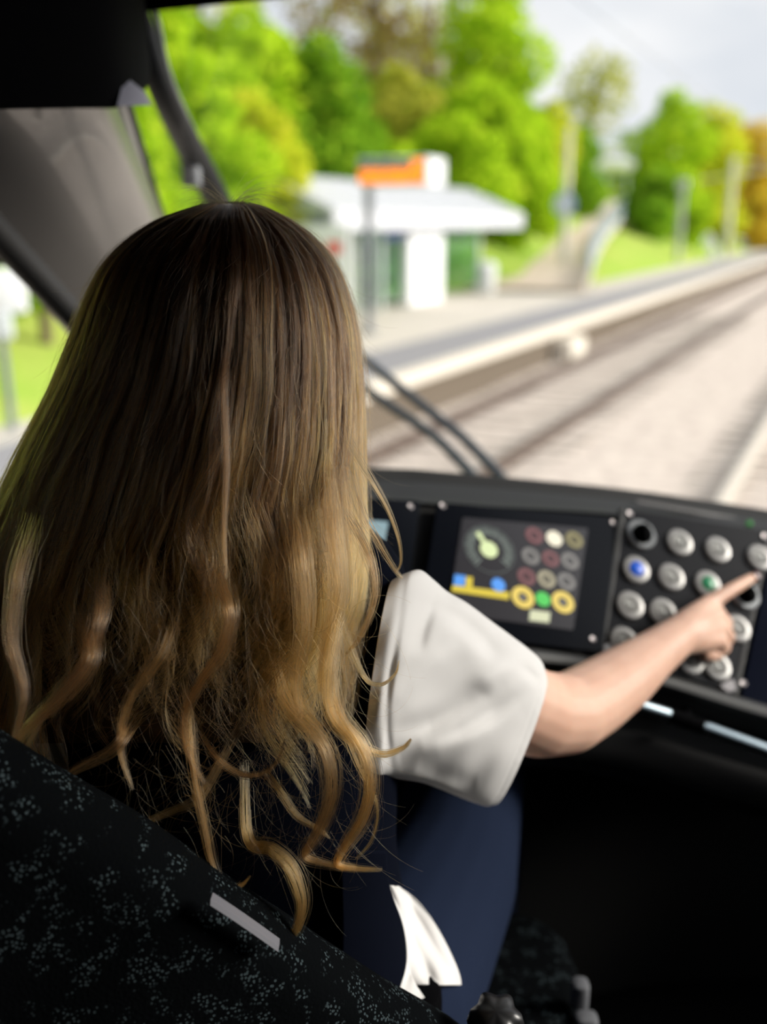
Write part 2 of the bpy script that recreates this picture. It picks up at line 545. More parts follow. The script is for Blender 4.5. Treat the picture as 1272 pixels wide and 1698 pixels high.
# white timetable board left of the shelter, with a red mark
xb = -9.2
ya = y_at(520, xb)
tb = thing('timetable_board', (xb, ya, PZ), 'white timetable board with a red mark in front of the shelter', 'board')
w_ = 1.5
zt = z_at(530, 372, xb)
b = MB(); b.rbox((xb, ya, (zt + PZ + .5) / 2), (w_, .09, zt - PZ - .5), .03); obj('panel', b, M_white, tb, False)
b = MB(); b.box((xb + .45, ya - .05, zt - .42), (.28, .02, .22)); obj('red_mark', b, mat('sign_red', (.8, .06, .04), .5), tb, False)
for s in (-.6, .6):
    b = MB(); b.tube([(xb + s, ya, PZ - .02), (xb + s, ya, PZ + .55)], .04); obj('post', b, M_galv, tb)

# ------------------------------------------------------------------ information display
zc_i = 19.3
base = on_plane(612, 552, Vector((0, 0, PZ)), ZV)
xi, yi = base.x, base.y
idp = thing('information_display', (xi, yi, PZ), 'grey post carrying the passenger display with glowing orange rows', 'display')
zt = z_at(604, 316, xi)
b = MB(); b.tube([(xi, yi, PZ), (xi, yi, zt + .1)], .085, 14); b.lathe([(.16, 0), (.16, .03), (.09, .06)], 16, None, (xi, yi, PZ)); obj('post', b, mat('post_grey', (.24, .25, .27), .5), idp)
# box across the platform, at right angles to the track
zb0, zb1 = z_at(604, 309, xi), z_at(604, 262, xi)
xl = xi - .12
d = ray_dir(709, 340); xrgt = (CAM + d * ((yi - .2 - CAM.y) / d.y)).x
th = .85
b = MB(); b.rbox(((xl + xrgt) / 2, yi - .2 + th / 2, (zb0 + zb1) / 2), (xrgt - xl, th, zb1 - zb0), .04); obj('housing', b, mat('display_housing', (.80, .82, .84), .5), idp, False)
yf = yi - .2 - .012
b = MB(); b.box(((xl + xrgt) / 2, yf, (zb0 + zb1) / 2), (xrgt - xl - .06, .024, zb1 - zb0 - .05)); obj('display_glass', b, mat('display_dark', (.20, .24, .22), .3), idp, False)
M_led = mat('orange_led', (.9, .25, .01), .5, emit=((1.0, .25, .003), 1.2))
hgt = zb1 - zb0
b = MB(); wd = xrgt - xl
def led_text(b, x0, x1, z0, z1, cols, seed):
    r = random.Random(seed); cw = (x1 - x0) / cols
    for k in range(cols):
        for j in range(7):
            if r.random() < .86:
                b.box((x0 + cw * (k + .5), yf - .016, z0 + (z1 - z0) * (j + .5) / 7), (cw * .92, .01, (z1 - z0) / 7 * .9))
led_text(b, xl + .05, xrgt - .26, zb0 + hgt * .10, zb0 + hgt * .58, 26, 1)
obj('led_row', b, M_led, idp, False)['label'] = 'long glowing orange text row'
b = MB(); led_text(b, xrgt - .30, xrgt - .04, zb0 + hgt * .08, zb0 + hgt * .90, 6, 2)
obj('led_row', b, M_led, idp, False)['label'] = 'tall glowing orange block at the right end of the rows'

# ------------------------------------------------------------------ masts, lamp and signs
def lamp_mast(px, py_base, py_top, zc, rad, name, label, cat):
    g = on_ground_px(px, zc)
    top = CAM.z + (370 - py_top) * CT * zc / FPX
    t = thing(name, g, label, cat)
    b = MB(); b.tube([g - ZV * .2, Vector((g.x, g.y, (g.z + top) / 2)), Vector((g.x, g.y, top))], [rad, rad * .85, rad * .6], 12); obj('mast', b, M_palegal, t)
    return t, g, top
t, g, top = lamp_mast(937, 430, 215, 34, .15, 'lamp_mast', 'pale lamp mast with a round blue sign beside the sloping path', 'mast')
zs = CAM.z + (370 - 339) * CT * 34 / FPX
b = MB(); b.lathe([(.05, 0), (.36, 0), (.36, .05), (.05, .05)], 24, Matrix.Rotation(math.radians(90), 3, 'X'), (g.x, g.y - .15, zs)); obj('round_sign', b, mat('sign_pale_blue', (.36, .44, .72), .5), t)
b = MB(); b.lathe([(.02, 0), (.2, 0), (.2, .02), (.02, .02)], 24, Matrix.Rotation(math.radians(90), 3, 'X'), (g.x, g.y - .21, zs)); obj('sign_face', b, M_white, t)
b = MB(); b.tube([(g.x, g.y, top - .05), (g.x + .5, g.y - .2, top + .12), (g.x + 1.0, g.y - .4, top + .1)], .05); obj('lamp_arm', b, M_palegal, t)
b = MB(); b.ball((g.x + 1.2, g.y - .5, top + .08), (.4, .2, .09)); obj('lamp_head', b, M_white, t)

g = on_ground_px(1128, 52)
gp = thing('signal_post', g, 'plain grey-green post at the foot of the grass slope', 'post')
tz = CAM.z + (370 - 300) * CT * 52 / FPX
b = MB(); b.tube([g - ZV * .2, Vector((g.x, g.y, tz))], [.17, .13], 12); obj('post', b, mat('grey_green_post', (.42, .47, .38), .6), gp)
b = MB(); b.rbox((g.x, g.y - .2, tz - .2), (.5, .3, .5), .05); obj('signal_box', b, M_galv, gp)

def catenary(px, zc, ytop, label, xdir=1):
    g = on_ground_px(px, zc)
    tz = CAM.z + (370 - ytop) * CT * zc / FPX
    t = thing('catenary_mast', g, label, 'mast', 'overhead line masts')
    b = MB(); b.tube([g - ZV * .2, Vector((g.x, g.y, tz))], [.22, .16], 12); obj('mast', b, M_palegal, t)
    A = Vector((g.x, g.y, tz - 1.0))
    b = MB(); b.tube([A, A + Vector((2.9, 0, .35))], .055); obj('cantilever_arm', b, M_palegal, t)
    b = MB(); b.tube([A + Vector((0, 0, .95)), A + Vector((2.7, 0, .35))], .04); obj('stay_tube', b, M_palegal, t)
    b = MB(); b.tube([A, A + Vector((-2.2, 0, -.35))], .05); obj('back_arm', b, M_palegal, t)
    b = MB()
    for k in range(5):
        b.ball(A + Vector((.3 + .12 * k, 0, .04 + .012 * k)), (.05, .11, .11), 8)
    obj('insulator', b, M_white, t)
    return t
catenary(1208, 62, 262, 'pale overhead line mast with side arms, at the far right')
catenary(1290, 95, 300, 'distant overhead line mast just past the right edge')
for x, z, lab in ((X_NEXT, 5.6, 'thin overhead contact wire above the platform track'), (X_OWN, 5.6, 'thin overhead contact wire above the own track')):
    b = MB(); b.tube([Vector((x + .15 * math.sin(y * .06), y, z + .1 * math.cos(y * .1))) for y in np.linspace(-5, 124, 26)], .005, 6)
    tag(obj('overhead_wire', b, mat('copper_wire', (.10, .10, .10), .5, .5), origin=(x, 5, z)), lab, 'wire', 'overhead wires')

# white canopy at the top of the path
g = on_ground_px(1016, 76)
zz = CAM.z + (370 - 292) * CT * 76 / FPX
cn = thing('white_canopy', (g.x, g.y, g.z), 'small white canopy at the top of the sloping path', 'canopy')
b = MB(); b.ball((g.x, g.y, zz + .75), (1.45, 1.3, .62)); obj('canopy_roof', b, mat('canopy_white', (.95, .95, .93), .4), cn)
b = MB(); b.ball((g.x - .5, g.y + .2, zz + 1.75), (1.0, .9, .45)); obj('upper_roof', b, mat('canopy_white2', (.9, .9, .86), .4), cn)
for sx_ in (-.9, .9):
    b = MB(); b.tube([(g.x + sx_, g.y, g.z - .4), (g.x + sx_, g.y, zz + .7)], .06); obj('post', b, M_white, cn)
# leaning white board beside the platform end
g = on_ground_px(1186, 56)
b = MB(); 
z0 = CAM.z + (370 - 440) * CT * 56 / FPX
Mr = Matrix.Rotation(math.radians(-24), 3, 'Y').inverted()
b.rbox((g.x, g.y, z0 + .75), (.42, .12, 1.9), .04, Matrix.Rotation(math.radians(-24), 3, 'Y'))
bd = thing('leaning_board', (g.x, g.y, z0), 'tilted white board standing left of the overhead line mast', 'board')
obj('panel', b, M_white, bd, False)
b = MB(); b.tube([(g.x + .3, g.y + .5, z0 - .3), (g.x - .05, g.y + .06, z0 + 1.0)], .04); obj('strut', b, M_galv, bd)
# low green fence at the far right
f0 = on_ground_px(1150, 66); 
fn = thing('low_fence', (f0.x, f0.y, f0.z), 'low grey-green fence beyond the platform end at far right', 'fence')
f1 = f0 + Vector((4.0, 34, 0)); 
zf = CAM.z + (370 - 428) * CT * 66 / FPX
for k in range(9):
    q = f0.lerp(f1, k / 8); b = MB(); b.tube([(q.x, q.y, PZ - .6), (q.x, q.y, zf + 1.1)], .06); obj('post', b, M_rail_blue, fn)
for hh in (.3, .65, 1.0):
    b = MB(); b.box(((f0.x + f1.x) / 2, (f0.y + f1.y) / 2, zf + hh), ((f1 - f0).length, .05, .22), Matrix.Rotation(math.atan2(f1.y - f0.y, f1.x - f0.x), 3, 'Z')); obj('board', b, M_rail_blue, fn, False)
# white box on a post, seen through the left side window
q = on_plane(18, 668, Vector((0, 0, ground(-8.5, 10))), ZV)
xq, yq = q.x, q.y
zq = ground(xq, yq)
dq = (q - CAM).dot(LOOK)
eb = thing('white_post_box', (xq, yq, zq), 'white box on a leaning grey post beyond the left side window', 'box')
top = U(-5, 482, dq); mid = U(0, 540, dq)
b = MB(); b.tube([Vector((xq, yq, zq - .15)), mid, top], .04, 10); obj('post', b, mat('post_dark_grey', (.16, .18, .20), .5), eb)
Mb = Matrix.Rotation(YAW + .3, 3, 'Z')
b = MB(); b.rbox(U(5, 482, dq - .1), (.44, .22, .42), .04, Mb); obj('box_body', b, M_white, eb)
b = MB(); b.rbox(U(-2, 540, dq - .08), (.26, .16, .26), .03, Mb); obj('lower_box', b, mat('box_grey', (.62, .66, .66), .5), eb)

# ------------------------------------------------------------------ trees and shrubs
GREENS = {
    'bright': [(0.218, 0.396, 0.014), (0.435, 0.660, 0.024), (0.589, 0.792, 0.036), (0.742, 0.864, 0.060)],
    'deep': [(0.090, 0.240, 0.018), (0.218, 0.432, 0.024), (0.346, 0.576, 0.036), (0.486, 0.672, 0.048)],
    'yellow': [(0.410, 0.528, 0.024), (0.640, 0.720, 0.036), (0.794, 0.816, 0.060), (0.845, 0.792, 0.096)],
    'olive': [(0.282, 0.348, 0.036), (0.461, 0.516, 0.060), (0.614, 0.600, 0.084), (0.704, 0.660, 0.120)],
    'brown': [(0.230, 0.156, 0.060), (0.384, 0.252, 0.096), (0.461, 0.372, 0.108), (0.461, 0.504, 0.108)],
    'autumn': [(0.589, 0.408, 0.036), (0.768, 0.540, 0.048), (0.845, 0.672, 0.072), (0.666, 0.672, 0.084)],
}
LM = {k: leaf_mat('leaves_' + k, v) for k, v in GREENS.items()}
M_bark = mat('bark', (.16, .12, .08), .95, spec=.1, bump=(6, .6, .05))
def leaf_cloud(blobs, count, size, seed):
    r = np.random.default_rng(seed)
    vol = np.array([bl[3] * bl[4] * bl[5] for bl in blobs]) ** .67
    idx = r.choice(len(blobs), count, p=vol / vol.sum())
    B = np.array(blobs)[idx]
    d = r.normal(size=(count, 3)); d /= np.linalg.norm(d, axis=1)[:, None]
    rad = r.uniform(.35, 1.0, count) ** .5
    P = B[:, :3] + d * B[:, 3:6] * rad[:, None]
    a = r.normal(size=(count, 3)); a[:, 2] *= .6; a /= np.linalg.norm(a, axis=1)[:, None]
    c = np.cross(a, r.normal(size=(count, 3))); c /= np.linalg.norm(c, axis=1)[:, None]
    s = size * r.uniform(.6, 1.3, count)[:, None]
    nrm = np.cross(a, c)
    V = np.stack([P - a * s, P + c * s * .5 + nrm * s * .15, P + a * s, P - c * s * .5 + nrm * s * .15], 1).reshape(-1, 3)
    F = np.arange(count * 4).reshape(-1, 4)
    return V, F
def raw_obj(name, V, F, material, parent, org):
    me = bpy.data.meshes.new(name)
    V = V - np.array(org)
    me.vertices.add(len(V)); me.vertices.foreach_set('co', V.astype(np.float32).ravel())
    me.loops.add(F.size); me.loops.foreach_set('vertex_index', F.astype(np.int32).ravel())
    me.polygons.add(len(F)); me.polygons.foreach_set('loop_start', np.arange(0, F.size, F.shape[1], dtype=np.int32))
    me.update(calc_edges=True); me.validate()
    o = bpy.data.objects.new(name, me)
    link(o, material, parent); ORG[o.name] = Vector(org)
    return o
def tree(name, label, cat, px, zc, ytop, wpx, kind, leaves, size, seed, ybot=None, group=None, dense=1.0):
    g = on_ground_px(px, zc)
    k = CT * zc / FPX
    top = CAM.z + (370 - ytop) * k
    R = wpx * 1.3 * zc / FPX / 2
    bot = g.z + .1 if ybot is None else max(g.z + .1, CAM.z + (370 - ybot) * k)
    r = random.Random(seed)
    H = top - bot
    blobs = []
    nb = max(6, int(H / max(R, .3) * 7))
    for i in range(nb):
        f = (i + .5) / nb
        rr = R * (math.sin(math.pi * min(max(f * .86 + .12, 0), 1)) ** .7)
        a = r.uniform(0, 6.28); q = r.uniform(.15, .75) * rr
        br = max(.3 * R, rr * r.uniform(.45, .72))
        blobs.append((g.x + q * math.cos(a), g.y + q * math.sin(a), bot + H * f, br, br, min(br * .9, H * .3)))
    t = thing(name, g, label, cat, group)
    V, F = leaf_cloud(blobs, int(leaves * 1.5), size, seed)
    raw_obj('foliage', V, F, LM[kind], t, g)
    b = MB()
    tr = max(.05, R * .07)
    b.tube([g - ZV * .3, g + ZV * (bot - g.z + H * .3), Vector((g.x + .1 * R, g.y, bot + H * .75))], [tr * 1.3, tr, tr * .4], 9)
    for i in range(6):
        bl = blobs[int(i * nb / 6)]
        st = Vector((g.x, g.y, max(g.z + .1, min(bl[2] - .3 * R, bot + H * .6))))
        b.tube([st, st.lerp(Vector(bl[:3]), .5) + ZV * .05 * R, Vector(bl[:3])], [tr * .5, tr * .35, tr * .12], 6)
    obj('trunk', b, M_bark, t)
    return t
TREES = 'trees on the bank'
SHR = 'shrubs on the bank'
tl = [
 # label, px, zc, ytop, width, kind, leaves, size, ybot
 ('tall green tree behind the left end of the shelter, its top out of frame', 400, 30, 55, 230, 'bright', 5500, .20, 300),
 ('bright green tree rising behind the black windscreen post', 290, 24, 20, 190, 'bright', 5500, .17, 330),
 ('thinly leaved green tree whose crown lets the sky through at top left', 335, 36, -90, 260, 'olive', 1000, .2, 150),
 ('brown-leaved tree behind the green crowns, above the display', 620, 48, -110, 230, 'brown', 2100, .22, 240),
 ('thin olive tree with gaps of sky left of the tall narrow tree', 705, 52, -40, 170, 'olive', 650, .2, 200),
 ('tall narrow green tree reaching the top of the frame', 808, 46, -60, 125, 'bright', 5200, .2, 260),
 ('deep green tree directly behind the shelter roof', 530, 30, 95, 190, 'deep', 5500, .18, 340),
 ('rounded yellowish tree just above the display box', 668, 40, 135, 160, 'olive', 4200, .2, 330),
 ('leaning leafy green tree above the right half of the shelter roof', 790, 38, 150, 160, 'bright', 4500, .2, 360),
 ('round-topped thin tree standing alone against the pale sky', 972, 80, 98, 95, 'olive', 900, .24, 215),
 ('broad green tree to the right of the white canopy', 1098, 78, 165, 120, 'bright', 5200, .26, 380),
 ('pale olive tree between the green tree and the golden one', 1165, 84, 190, 130, 'yellow', 4800, .28, 400),
 ('golden autumn tree at the far right behind the overhead line mast', 1238, 88, 215, 130, 'autumn', 5200, .3, 400),
 ('tall golden-green tree beyond the right edge', 1330, 95, 230, 160, 'yellow', 4200, .3, 420),
]
for i, (lab, px, zc, yt, wp, kind, nl, sz, yb) in enumerate(tl):
    tree('leafy_tree', lab, 'tree', px, zc, yt, wp, kind, nl, sz, 100 + i, yb, TREES)
sl = [
 ('bright green bush seen through the narrow corner window', 225, 15, 150, 130, 'bright', 3600, .10, None),
 ('large bright bush right of the black windscreen post', 340, 19, 120, 170, 'bright', 5200, .12, None),
 ('lime-coloured bush between the post and the shelter gable', 430, 22, 170, 150, 'yellow', 4600, .13, None),
 ('deep green bush behind the shelter gable', 560, 32, 190, 150, 'deep', 4200, .16, None),
 ('shaded green bush behind the shelter glass', 640, 33, 260, 190, 'bright', 4200, .16, None),
 ('round green bush behind the display box', 755, 34, 205, 150, 'bright', 4600, .16, None),
 ('tall lime bush at the right end of the shelter', 850, 36, 205, 130, 'bright', 4600, .16, None),
 ('olive bush between the shelter and the lamp mast', 905, 44, 185, 105, 'yellow', 4000, .2, None),
 ('deep green bush behind the round blue sign', 955, 56, 220, 100, 'deep', 3600, .22, None),
 ('dark green bush right of the path railing', 1075, 58, 290, 100, 'deep', 3800, .2, None),
 ('light green bush behind the grey-green post', 1135, 62, 300, 110, 'bright', 3600, .22, None),
 ('yellow-green bush at the foot of the overhead line mast', 1200, 72, 330, 110, 'yellow', 3600, .24, None),
 ('golden bush at the right edge above the track', 1262, 80, 330, 110, 'autumn', 3600, .26, None),
 ('leafy green bush high on the bank beyond the left side window', 60, 13, 360, 190, 'bright', 3600, .09, 500),
 ('green bush at the left end of the bank beyond the side window', -90, 12, 300, 200, 'bright', 3000, .09, None),
 ('lime bush on the bank hidden behind the grey window pillar', 130, 15, 260, 180, 'bright', 3000, .1, None),
]
for i, (lab, px, zc, yt, wp, kind, nl, sz, yb) in enumerate(sl):
    tree('leafy_shrub', lab, 'bush', px, zc, yt, wp, kind, nl, sz, 300 + i, yb, SHR)
# ------------------------------------------------------------------ cab shell
XL, XR = -1.25, 1.35
FLOOR = CAM.z - 1.42
CEIL = CAM.z + .62
YB = -.75
b = MB(); b.box(((XL + XR) / 2, .85, FLOOR - .03), (XR - XL + .1, 3.3, .06)); struct('floor', b, mat('cab_floor', (.003, .003, .0035), .9, spec=.03, bump=(80, .2, .001)))
b = MB(); b.box(((XL + XR) / 2, .40, CEIL + .03), (XR - XL + .1, 2.4, .06)); struct('ceiling', b, M_cab)
b = MB(); b.box(((XL + XR) / 2, YB - .03, (FLOOR + CEIL) / 2), (XR - XL + .1, .06, CEIL - FLOOR)); struct('wall_back', b, M_cab)
def wall_with_window(name, x, t, y0, y1, wy0, wy1, wz0, wz1):
    b = MB()
    def seg(a, c, z0, z1):
        if c - a > .001 and z1 - z0 > .001:
            b.box((x + t / 2, (a + c) / 2, (z0 + z1) / 2), (abs(t), c - a, z1 - z0))
    seg(y0, wy0, FLOOR, CEIL); seg(wy1, y1, FLOOR, CEIL)
    seg(wy0, wy1, FLOOR, wz0); seg(wy0, wy1, wz1, CEIL)
    return struct(name, b, M_cab)
WT = CAM.z - .085
b = MB()
for (ya, yc, za, zb_) in ((YB, -.50, FLOOR, CEIL), (-.50, -.02, FLOOR, CAM.z + .08), (-.50, -.02, CAM.z + .46, CEIL), (-.02, .85, FLOOR, CEIL), (.85, 1.62, FLOOR, CAM.z - .78), (.85, 1.62, WT, CEIL)):
    b.box((XL - .025, (ya + yc) / 2, (za + zb_) / 2), (.05, yc - ya, zb_ - za))
struct('wall_left', b, M_cab)
wall_with_window('wall_right', XR, .05, YB, 1.62, .66, 1.60, CAM.z - .55, CAM.z + .56)
M_glass = glass_mat('clear_cab_glass')
b = MB(); b.box((XL - .025, 1.235, CAM.z - .43), (.006, .80, .72)); struct('window_1', b, M_glass)
b = MB(); b.box((XR + .025, 1.13, CAM.z + .005), (.006, .98, 1.15)); struct('window_2', b, M_glass)
b = MB(); b.box((XL - .025, -.26, CAM.z + .27), (.006, .50, .40)); struct('fill_window', b, M_glass)  # unseen rear-left window, added to let fill light onto the hair
# roller blind pulled half down over the left window, brown
b = MB(); b.tube([(XL + .05, .80, WT + .02), (XL + .05, 1.50, WT + .02)], .022, 12); b.box((XL + .045, 1.15, WT + .09), (.006, .68, .16))
o = obj('side_blind', b, mat('brown_blind', (.20, .085, .035), .7), origin=(XL, .97, WT)); tag(o, 'dark brown roller blind above the left side window', 'blind')

# front wall below the windscreen and nose of the vehicle
b = MB(); b.prism([(XL, 1.62, FLOOR), (XL + .05, 2.25, FLOOR), (XR - .05, 2.25, FLOOR), (XR, 1.62, FLOOR), (XR, 1.55, FLOOR), (XR - .1, 2.18, FLOOR), (XL + .1, 2.18, FLOOR), (XL, 1.55, FLOOR)], (0, 0, CAM.z - .80 - FLOOR))
struct('wall_front', b, M_cab)

# windscreen posts
pa0, pa1 = U(236, 34, 1.54), U(268, 150, 1.66)
pa2, pa3 = U(362, 335, 2.1), U(520, 640, 2.45)
b = MB(); pts = crv([pa0 + (pa0 - pa1) * .6, pa0, pa1, pa2, pa3, pa3 + (pa3 - pa2) * .75 - ZV * .02], 30)
b.tube(pts, [.012 + .016 * min(1, max(0, (i - 4) / 12)) for i in range(30)], 12, True, .7)
struct('trim_1', b, mat('post_rubber', (.012, .014, .016), .5, spec=.25), True)
# bright outer lip running along the post
b = MB(); pts2 = [p + RV * .018 + FV * .02 for p in pts]
b.tube(pts2, .006, 8); struct('trim_2', b, mat('post_lip', (.16, .18, .16), .4), True)
b = MB(); q = U(322, 288, 1.98); b.rbox(q - FV * .03, (.035, .03, .05), .01, Matrix.Rotation(YAW, 3, 'Z')); 
o = obj('post_bracket', b, mat('bracket_grey', (.22, .23, .25), .4), origin=q); tag(o, 'small grey bracket on the black windscreen post', 'bracket')
# windscreen header: line across the cab, dropping from the ceiling
hz = U(240, 25, 1.54)
b = MB()
yh, zh = hz.y, hz.z
prof = [(yh - .25, CEIL + .02), (yh - .12, zh + .12), (yh - .02, zh), (yh + .03, zh + .01), (yh + .06, zh + .06), (yh + .10, CEIL + .05)]
b.loft([[Vector((x, y, z)) for y, z in prof] for x in (XL, -.9, -.3, .3, .9, XR)], True, True)
struct('trim_3', b, M_black)
# overhead housing at upper left
box0 = [U(-260, 184, .90), U(-60, 181, 1.0), U(60, 179, 1.08), U(150, 178, 1.16), U(206, 176, 1.24), U(240, 150, 1.38), U(250, 110, 1.50), U(238, 40, 1.56)]
b = MB()
low = crv(box0, 18)
rings = []
for p in low:
    rings.append([p, p + ZV * .015 - FV * .01, Vector((p.x, p.y, CEIL + .02)) - FV * .03, Vector((p.x, p.y, CEIL + .02)) + FV * .25 - RV * .25, p + FV * .22 - RV * .22 + ZV * .06, p + FV * .05 - RV * .02 + ZV * .004])
b.loft(rings, True, True)
o = obj('overhead_locker', b, M_black, origin=low[8]); tag(o, 'black overhead locker in the upper left corner of the cab', 'locker')
# pale grey corner piece under the locker
b = MB(); b.add([U(194, 176, 1.20), U(252, 174, 1.28), U(240, 152, 1.29), U(216, 133, 1.27), U(202, 144, 1.23), U(198, 174, 1.25), U(250, 172, 1.33), U(238, 152, 1.34), U(217, 134, 1.32), U(204, 145, 1.28)],
      [(0, 1, 2, 3, 4), (9, 8, 7, 6, 5), (0, 5, 6, 1), (1, 6, 7, 2), (2, 7, 8, 3), (3, 8, 9, 4), (4, 9, 5, 0)])
tag(obj('corner_bracket', b, mat('lilac_grey', (.42, .40, .47), .5), origin=U(220, 150, 1.4)), 'small pale lilac-grey corner piece under the overhead locker', 'bracket')

# grey pillar trim between the side window and the corner window, a rounded beam
def pillar_ring(t):
    Lp = U(-75 + 235 * t, 300 + 252 * t, 1.20 + .45 * t)      # lower-left edge
    Rp = U(172 + 96 * t, 150 + 250 * t, 1.46 + .46 * t)
    ring = []
    chord = Rp - Lp
    out = (CAM - (Lp + Rp) / 2); out -= chord * out.dot(chord) / chord.dot(chord); out.normalize()
    for k in range(17):
        s = k / 16
        # flat face that rolls over sharply towards the glass
        bul = .12 * math.sin(math.pi * s ** .75) ** .8
        ring.append(Lp + chord * s + out * bul)
    ring.append(Rp - out * .10); ring.append(Lp - out * .10 + chord * .2)
    return ring
b = MB(); b.loft([pillar_ring(t) for t in np.linspace(-.24, 1.9, 24)], True, True)
struct('trim_4', b, M_trim, True)
# black rubber seal along the lower-left edge of the pillar
b = MB()
b.tube([U(-75 + 235 * t - 6, 300 + 252 * t + 6, 1.19 + .45 * t) for t in np.linspace(-.3, 1.9, 22)], .021, 10)
struct('trim_5', b, mat('seal_rubber', (.008, .008, .008), .6), True)
# slim light frame of the corner window
b = MB(); b.tube([U(199 + 60 * t, 172 + 190 * t, 1.45 + .45 * t) for t in np.linspace(-.2, 1.8, 12)], .0085, 10)
struct('trim_6', b, mat('slim_frame', (.34, .33, .31), .4), True)
b = MB(); b.tube([U(213 + 58 * t, 172 + 190 * t, 1.46 + .45 * t) for t in np.linspace(-.2, 1.8, 12)], .005, 8)
struct('trim_7', b, mat('dark_frame', (.012, .012, .012), .5), True)
# right windscreen post
b = MB(); b.tube([(1.02, yh - .05, zh + .1), (1.10, 1.65, CAM.z + .12), (1.24, 2.12, CAM.z - .80)], .045, 12)
struct('trim_8', b, M_black, True)
# glass
b = MB(); gl = []
for x in np.linspace(-.72, 1.05, 8):
    tt = (x + .72) / 1.77
    xb = -1.12 + 2.32 * tt
    bow = .06 * math.sin(math.pi * tt)
    gl.append([Vector((x, yh + .05 + bow, zh + .05)), Vector((x * .5 + xb * .5, (yh + 2.16) / 2 + .03 + bow, (zh + CAM.z - .80) / 2)), Vector((xb, 2.16 + bow, CAM.z - .80))])
b.loft(gl, False); struct('window_3', b, M_glass, True)
b = MB(); b.loft([[U(205, 160, 1.66), U(262, 160, 1.66)], [U(320, 520, 2.3), U(440, 520, 2.3)]], False); struct('window_4', b, M_glass)

b = MB(); b.loft([[Vector((XR + .02, 1.62, CEIL)), Vector((1.07, yh + .05, zh + .1))], [Vector((XR + .02, 1.62, CAM.z - .80)), Vector((1.24, 2.14, CAM.z - .80))]], False); struct('window_6', b, M_glass, True)
# wipers outside the windscreen
wp = thing('windscreen_wiper', U(700, 690, 2.5), 'pair of parallel black wiper arms crossing the windscreen above the console', 'wiper')
M_wip = mat('wiper_blue_black', (.06, .075, .09), .45)
b = MB(); b.tube(crv([U(835, 795, 2.28), U(770, 728, 2.36), U(715, 684, 2.42), U(655, 636, 2.48), U(560, 560, 2.58)], 20), .0125, 10); obj('upper_arm', b, M_wip, wp)
b = MB(); b.tube(crv([U(795, 800, 2.26), U(735, 737, 2.34), U(690, 702, 2.40), U(630, 662, 2.46), U(540, 600, 2.56)], 20), .0125, 10); obj('lower_arm', b, M_wip, wp)
b = MB(); b.tube([U(575, 610, 2.54), U(480, 520, 2.60), U(380, 400, 2.62)], .012, 8); obj('wiper_blade', b, M_black, wp)

# ------------------------------------------------------------------ driver console
st = {   # station: rear edge, panel top, panel bottom   (pixel x, y, depth)
    0: ((180, 762, 1.30), (160, 800, 1.15), (120, 960, 1.05)),
    1: ((615, 779, 1.47), (600, 831, 1.33), (556, 1040, 1.215)),
    2: ((735, 785, 1.515), (720, 838, 1.365), (690, 1056, 1.245)),
    3: ((1045, 815, 1.62), (1028, 856, 1.46), (996, 1090, 1.34)),
    4: ((1290, 850, 1.69), (1266, 890, 1.51), (1214, 1152, 1.375)),
    5: ((1560, 892, 1.72), (1520, 935, 1.53), (1450, 1225, 1.39)),
    6: ((1800, 935, 1.72), (1740, 985, 1.53), (1660, 1310, 1.38)),
}
def column(s):
    e, a, c = st[s]
    E, A, B_ = U(*e), U(*a), U(*c)
    ax = (B_ - A).normalized()
    lat = (U(*st[4][1]) - U(*st[2][1])).normalized()
    nn = ax.cross(lat).normalized()
    if nn.dot(CAM - A) < 0: nn = -nn
    return [E + FV * .16 - ZV * .30, E + FV * .10 - ZV * .05, E + FV * .03 - ZV * .004, E + ZV * .002, E - FV * .02 - ZV * .010,
            E.lerp(A, .38) - ZV * .002, E.lerp(A, .62) - ZV * .006, A + nn * .004, A - nn * .004, B_ - nn * .004,
            B_ + nn * .012 + ax * .006, B_ + nn * .010 + ax * .030, B_ + ax * .042 - nn * .006, B_ + ax * .040 - nn * .045,
            B_ + ax * .075 - nn * .050, B_ + ax * .085 - nn * .022, B_ + ax * .098 - nn * .022, B_ + ax * .130 - nn * .036, B_ + ax * .135 - nn * .070,
            Vector((B_.x, B_.y + .43, B_.z - .12)), Vector((B_.x, B_.y + .45, FLOOR + .01)), Vector((B_.x, max(E.y + .2, B_.y + .5), FLOOR + .01))]
cols = [column(s) for s in range(7)]
nr = len(cols[0])
curves = [crv([cl[k] for cl in cols], 49) for k in range(nr)]
cons = thing('driver_console', Vector((CAM.x - .3, 1.45, FLOOR)), 'black curved driving console below the windscreen with recessed panels', 'console')
b = MB(); b.loft([[curves[k][j] for k in range(nr)] for j in range(49)], True, True)
M_cons = mat('console_black', (.011, .011, .011), .6, spec=.22, bump=(300, .12, .0008))
obj('console_body', b, M_cons, cons, True, auto=25)
# soft grey lip under the panels
b = MB()
lipc = [(curves[10][j] + curves[11][j]) / 2 for j in range(49)]
b.tube(lipc, .0145, 10, True, .8); obj('front_lip', b, mat('lip_grey', (.028, .028, .028), .5), cons)
b = MB(); b.loft([[curves[15][j] - ZV * 0 + (curves[15][j] - curves[14][j]) * .03, curves[16][j], curves[17][j]] for j in range(49)], False)
o = obj('lower_fascia', b, mat('fascia_grey', (.012, .012, .0125), .8, spec=.1, bump=(600, .2, .0005)), cons); mod(o, 'SOLIDIFY', thickness=.003, offset=1)
